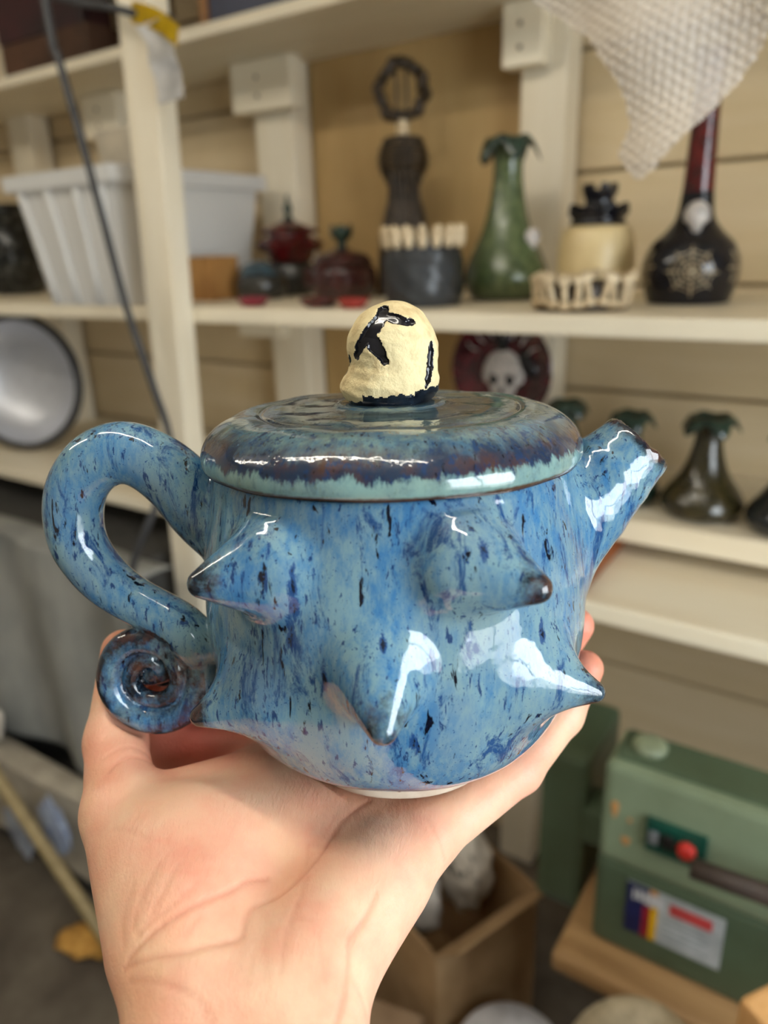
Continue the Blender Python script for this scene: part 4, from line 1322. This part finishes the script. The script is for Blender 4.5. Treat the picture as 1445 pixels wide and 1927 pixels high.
# ------------------------------------------------------------------ the floor side: bags, boxes, machine
M_GREYSHEET = simple('grey_plastic_sheet', (156, 156, 150), (128, 129, 126), 9, 0.45, 0.3, (1, 1, 0.5))
M_BEIGEBAG = simple('beige_bag_cloth', (176, 166, 148), (148, 138, 122), 14, 0.7, 0.3)
M_BLUECLOTH = simple('blue_white_cloth', (168, 178, 196), (112, 122, 146), 16, 0.8, 0.2)


def draped(name, x0, x1, y, z0, z1, mat, label, cat, seed=0, depth=0.35, amp=1.0):
    """sheet hanging over the front of a stack, folded back over its top"""
    r = random.Random(seed)
    wv = [(r.uniform(4, 26), r.uniform(-6, 6), r.uniform(0, 6.28), r.uniform(0.3, 1)) for _ in range(8)]
    nx, nz, nt = 70, 60, 16
    V, Q = [], []
    for j in range(nz + nt):
        for i in range(nx + 1):
            x = x0 + (x1 - x0) * i / nx
            if j < nz:
                z = z0 + (z1 - z0) * j / (nz - 1)
                yy, k = y, 1
            else:
                s = (j - nz + 1) / nt
                z, yy, k = z1 + 0.006 * math.sin(s * 3), y + depth * s, 0.3
            d = sum(a * math.sin(f * x + g_ * z + p) for f, g_, p, a in wv)
            V.append((x + 0.004 * d, yy + 0.010 * amp * d * k + (0.02 if j < nz else 0) * (1 - j / nz) * -1, z))
    for j in range(nz + nt - 1):
        for i in range(nx):
            a = j * (nx + 1) + i
            Q.append((a, a + 1, a + nx + 2, a + nx + 1))
    o = link(name, mesh_np(name, V, Q), mat)
    sol = o.modifiers.new('thickness', 'SOLIDIFY')
    sol.thickness = 0.003
    return tag(o, label, cat)


tag(box('storage_bin', (-0.60, 0, 0), (0.60, 0.30, 0.862), simple('dark_bin', (70, 68, 64), None, 8, 0.7), None, 0.01, (0, 0, 0), (-1.80, 0.83, 0)), 'grey bin under the draped plastic sheet', 'bin')
draped('plastic_sheet', -2.45, -1.10, 0.79, 0.34, 0.872, M_GREYSHEET, 'dusty grey plastic sheet draped over the bin below the shelf', 'sheet', 3, 0.085)
tag(box('storage_bin', (-0.46, 0, 0), (0.46, 0.03, 0.318), simple('black_bin', (44, 42, 42), None, 8, 0.6), None, 0.008, (0, 0, 0), (-1.74, 0.722, 0)), 'low black tub under the beige dust sheet', 'bin')
draped('dust_sheet', -2.25, -1.22, 0.682, 0.15, 0.340, M_BEIGEBAG, 'beige crumpled dust sheet over the low black tub', 'sheet', 9, 0.062, 0.8)
t = blob('clay_bag', (0.075, 0.028, 0.06), simple('pale_cream_bag', (214, 206, 192), (184, 172, 158), 14, 0.6), None, (-1.66, 0.705, 0.415), (0, 0, -0.1), 0.26, 3.4, 14, 5)
tag(t, 'small pale cream bag lying on the beige dust sheet', 'bag')
t = blob('cloth', (0.052, 0.013, 0.078), M_BLUECLOTH, None, (-1.345, 0.653, 0.285), (0, 0, 0.0), 0.3, 3.5, 21, 5)
tag(t, 'crumpled blue white cloth hanging on the beige dust sheet, right of the wooden handle', 'cloth')
t = blob('cloth', (0.058, 0.013, 0.085), simple('grey_blue_cloth', (172, 178, 188), (120, 126, 140), 16, 0.8), None, (-1.505, 0.653, 0.20), (0, 0, 0.0), 0.3, 3.5, 24, 5)
tag(t, 'crumpled grey blue cloth at the left edge, under the wooden handle', 'cloth')
t = blob('sponge', (0.085, 0.045, 0.026), simple('ochre_sponge', (206, 156, 76), (176, 126, 54), 60, 0.9, 0.5), None, (-1.262, 0.635, 0.0262), (0, 0, 0.5), 0.35, 4, 31, 4, -0.026)
tag(t, 'ochre yellow sponge on the dark floor', 'sponge')
tag(tube('broom_handle', [(-1.95, 0.615, 0.831), (-1.50, 0.615, 0.423), (-1.0505, 0.615, 0.0150)], 0.0135, wood('old_broom_wood', (166, 146, 104), (130, 112, 74)), None, 12, 3), 'old wooden broom handle leaning down to the floor', 'handle')

# machine bench
M_BENCH = wood('pale_bench_wood', (172, 136, 92), (146, 110, 70))
t = thing('bench', 'low wooden bench under the green machine', 'bench', (-0.255, 0.745, 0))
box('bench_top', (0, 0, 0.490), (0.85, 0.36, 0.523), M_BENCH, t, 0.012)
for x in (0.12, 0.74):
    for y in (0.06, 0.27):
        box('leg', (x, y, 0), (x + 0.05, y + 0.05, 0.49), M_BENCH, t, 0.004)
M_MGREEN = simple('machine_green', (124, 138, 112), (112, 124, 98), 8, 0.42)
M_RUST = simple('rust_orange', (190, 140, 80), (160, 112, 66), 60, 0.7)
M_MGREEN2 = simple('machine_dark_green', (80, 96, 74), (70, 84, 62), 8, 0.42)
t = thing('machine', 'green painted metal workshop machine with red switch and data label', 'machine', (-0.218, 0.80, 0.5238))
box('lower_housing', (0.0, 0.0, 0.0), (0.30, 0.085, 0.150), M_MGREEN2, t, 0.012)
box('upper_housing', (0.003, -0.004, 0.150), (0.297, 0.085, 0.302), M_MGREEN, t, 0.010)
box('top_plate', (0.012, 0.012, 0.302), (0.285, 0.075, 0.306), M_MGREEN2, t, 0.004)
lathe('cap', [(0, 0), (0.020, 0), (0.021, 0.008), (0.014, 0.012), (0, 0.013)], simple('worn_green', (140, 150, 120), None, 30, 0.5), t, 24, loc=(0.045, 0.045, 0.306))
box('side_housing', (-0.115, 0.08, -0.06), (-0.042, 0.24, 0.225), M_MGREEN2, t, 0.014)
box('side_bracket', (-0.045, 0.082, 0.08), (0.10, 0.14, 0.14), M_MGREEN2, t, 0.004)
sw = box('switch_plate', (0.062, -0.012, 0.198), (0.134, -0.004, 0.246), simple('dark_teal_plate', (14, 72, 58), None, 20, 0.3), t, 0.002)
box('push_button', (0.082, -0.018, 0.214), (0.098, -0.012, 0.234), simple('black_plastic', (24, 24, 24), None, 20, 0.35), sw, 0.003, label='black push button')
box('push_button', (0.066, -0.016, 0.212), (0.079, -0.012, 0.232), simple('grey_plastic', (120, 124, 128), None, 20, 0.35), sw, 0.003, label='grey push button')
lathe('push_button', [(0, 0), (0.0105, 0), (0.0105, 0.006), (0.008, 0.010), (0, 0.011)], simple('red_plastic', (210, 52, 44), None, 20, 0.35), sw, 24, loc=(0.112, -0.012, 0.222), rot=(PI / 2, 0, 0), label='red push button')
lb = box('data_label', (0.045, -0.0015, 0.045), (0.166, 0.0, 0.128), simple('pale_label', (186, 192, 194), None, 20, 0.4), t, 0)
for nm, x0, x1, z0, z1, c in (('blue_field', 0.045, 0.074, 0.045, 0.128, (22, 32, 84)), ('red_stripe', 0.067, 0.077, 0.045, 0.098, (146, 24, 44)), ('yellow_stripe', 0.077, 0.086, 0.045, 0.100, (226, 176, 22)),
                              ('red_banner', 0.100, 0.152, 0.101, 0.118, (206, 74, 74)), ('orange_flag', 0.074, 0.084, 0.121, 0.128, (216, 140, 40))):
    box(nm, (x0, -0.0022 - 0.0003 * x0, z0), (x1, -0.0014, z1), simple('label_' + nm, c, None, 20, 0.4), lb, 0)
for i, (x, w_) in enumerate(((0.053, 0.0035), (0.059, 0.006), (0.0675, 0.006), (0.076, 0.007), (0.085, 0.006))):
    box('letter_stroke', (x, -0.0026, 0.102 + 0.0015 * (i % 2)), (x + w_, -0.0021, 0.120), simple('label_white', (220, 220, 222), None, 20, 0.4), lb, 0)
for i in range(4):
    box('print_line', (0.094, -0.0020, 0.056 + i * 0.010), (0.150 - 0.008 * (i % 2), -0.0014, 0.0585 + i * 0.010), simple('label_grey', (150, 158, 162), None, 20, 0.5), lb, 0)
for x, z, sx, sz in ((0.020, 0.236, 0.005, 0.013), (0.037, 0.192, 0.006, 0.007), (0.040, 0.226, 0.003, 0.004)):
    pc = lathe('paint_chip', [(0, 0.0008), (0.8, 0.0007), (1.0, 0.0)], M_RUST, t, 14, 0, lambda a, r, z, i: (r * (1 + 0.15 * math.sin(3 * a)), z), loc=(x, -0.0041, z), rot=(PI / 2, 0, 0))
    pc.scale = (sx, sz, 1)
tube('tool_rest_bar', [(0.125, -0.055, 0.238), (0.25, -0.05, 0.240), (0.40, -0.045, 0.242)], 0.012, simple('dark_brown_steel', (72, 60, 54), None, 20, 0.5), t, 12, 2)
box('rest_bracket', (0.27, -0.062, 0.228), (0.296, 0.004, 0.252), simple('dark_brown_steel_2', (66, 56, 50), None, 20, 0.5), t, 0.003)

tag(box('wooden_block', (0, 0, 0), (0.26, 0.10, 0.745), wood('orange_pine', (236, 184, 124), (216, 162, 100), 0.5, (8, 8, 0.8)), None, 0.006, (0, 0, -0.6), (-0.019, 0.62, 0)), 'pale orange pine box at the right edge in front of the machine', 'box')
t = blob('sack', (0.120, 0.050, 0.305), simple('oatmeal_sack', (196, 182, 154), (170, 156, 130), 60, 0.9, 0.4), None, (-0.105, 0.680, 0.305), (0, 0, 0), 0.03, 2, 5, 4, -0.3048)
tag(t, 'oatmeal cloth sack standing in front of the bench', 'sack')
t = thing('bucket', 'white plastic bucket with lid on the floor below the cardboard box', 'bucket', (-0.325, 0.79, 0))
t.scale = (0.95, 0.95, 0.80)
lathe('pail', [(0, 0), (0.075, 0), (0.082, 0.10), (0.092, 0.255), (0.088, 0.255), (0.07, 0.01), (0, 0.008)], simple('white_plastic', (226, 226, 230), None, 20, 0.35), t, 40, 2)
lathe('lid', [(0, 0.268), (0.080, 0.267), (0.094, 0.262), (0.096, 0.248), (0.093, 0.248), (0.092, 0.256), (0, 0.258)], simple('white_plastic_lid', (232, 232, 238), None, 20, 0.35), t, 40, 2)
tube('bail', [(0.095, 0, 0.24), (0.06, -0.085, 0.20), (0, -0.105, 0.185), (-0.06, -0.085, 0.20), (-0.095, 0, 0.24)], 0.0025, M_CABLE, t, 6, 5)


def open_box(label, loc, rz, sx, sy, h, flaps=True, m=None):
    t = thing('cardboard_box', label, 'box', loc, rz)
    m = m or M_CARD
    th = 0.004
    for lo, hi in (((-sx, -sy, 0), (sx, -sy + th, h)), ((-sx, sy - th, 0), (sx, sy, h)), ((-sx, -sy + th, 0), (-sx + th, sy - th, h)), ((sx - th, -sy + th, 0), (sx, sy - th, h))):
        box('side_panel', lo, hi, m, t, 0.001)
    box('bottom_panel', (-sx + th, -sy + th, 0), (sx - th, sy - th, th), m, t, 0)
    if flaps:
        for sgn, ang in ((-1, -1.0), (1, 0.75)):
            box('flap', (-0.002, -sy, 0.002), (0.002, sy, 0.085), m, t, 0.001, (0, ang, 0), (sgn * (sx - 0.002), 0, h))
    return t


open_box('open cardboard box with folded flaps holding white crumpled bags', (-0.55, 0.934, 0), -0.37, 0.15, 0.118, 0.36)
t = blob('paper_bag', (0.072, 0.046, 0.115), simple('white_black_print_bag', (216, 208, 196), (26, 22, 20), 17, 0.6, lo=0.60, hi=0.65), None, (-0.520, 0.985, 0.345), (0, 0, -0.37), 0.22, 3.5, 41, 4)
tag(t, 'crumpled white bag with black marks sticking out of the open box', 'bag')
t = blob('paper_bag', (0.072, 0.040, 0.09), simple('grey_white_bag', (196, 190, 182), (150, 144, 136), 10, 0.6), None, (-0.565, 0.880, 0.335), (0, 0, -0.37), 0.22, 3.5, 43, 4)
tag(t, 'smaller crumpled grey white bag at the left in the open box', 'bag')
tag(box('cardboard_carton', (-0.15, -0.06, 0), (0.15, 0.06, 0.24), simple('greyer_card', (150, 124, 96), (128, 102, 76), 12, 0.8), None, 0.002, (0, 0, 0.2), (-0.60, 0.66, 0)), 'closed greyish cardboard carton beside the wrist', 'box')
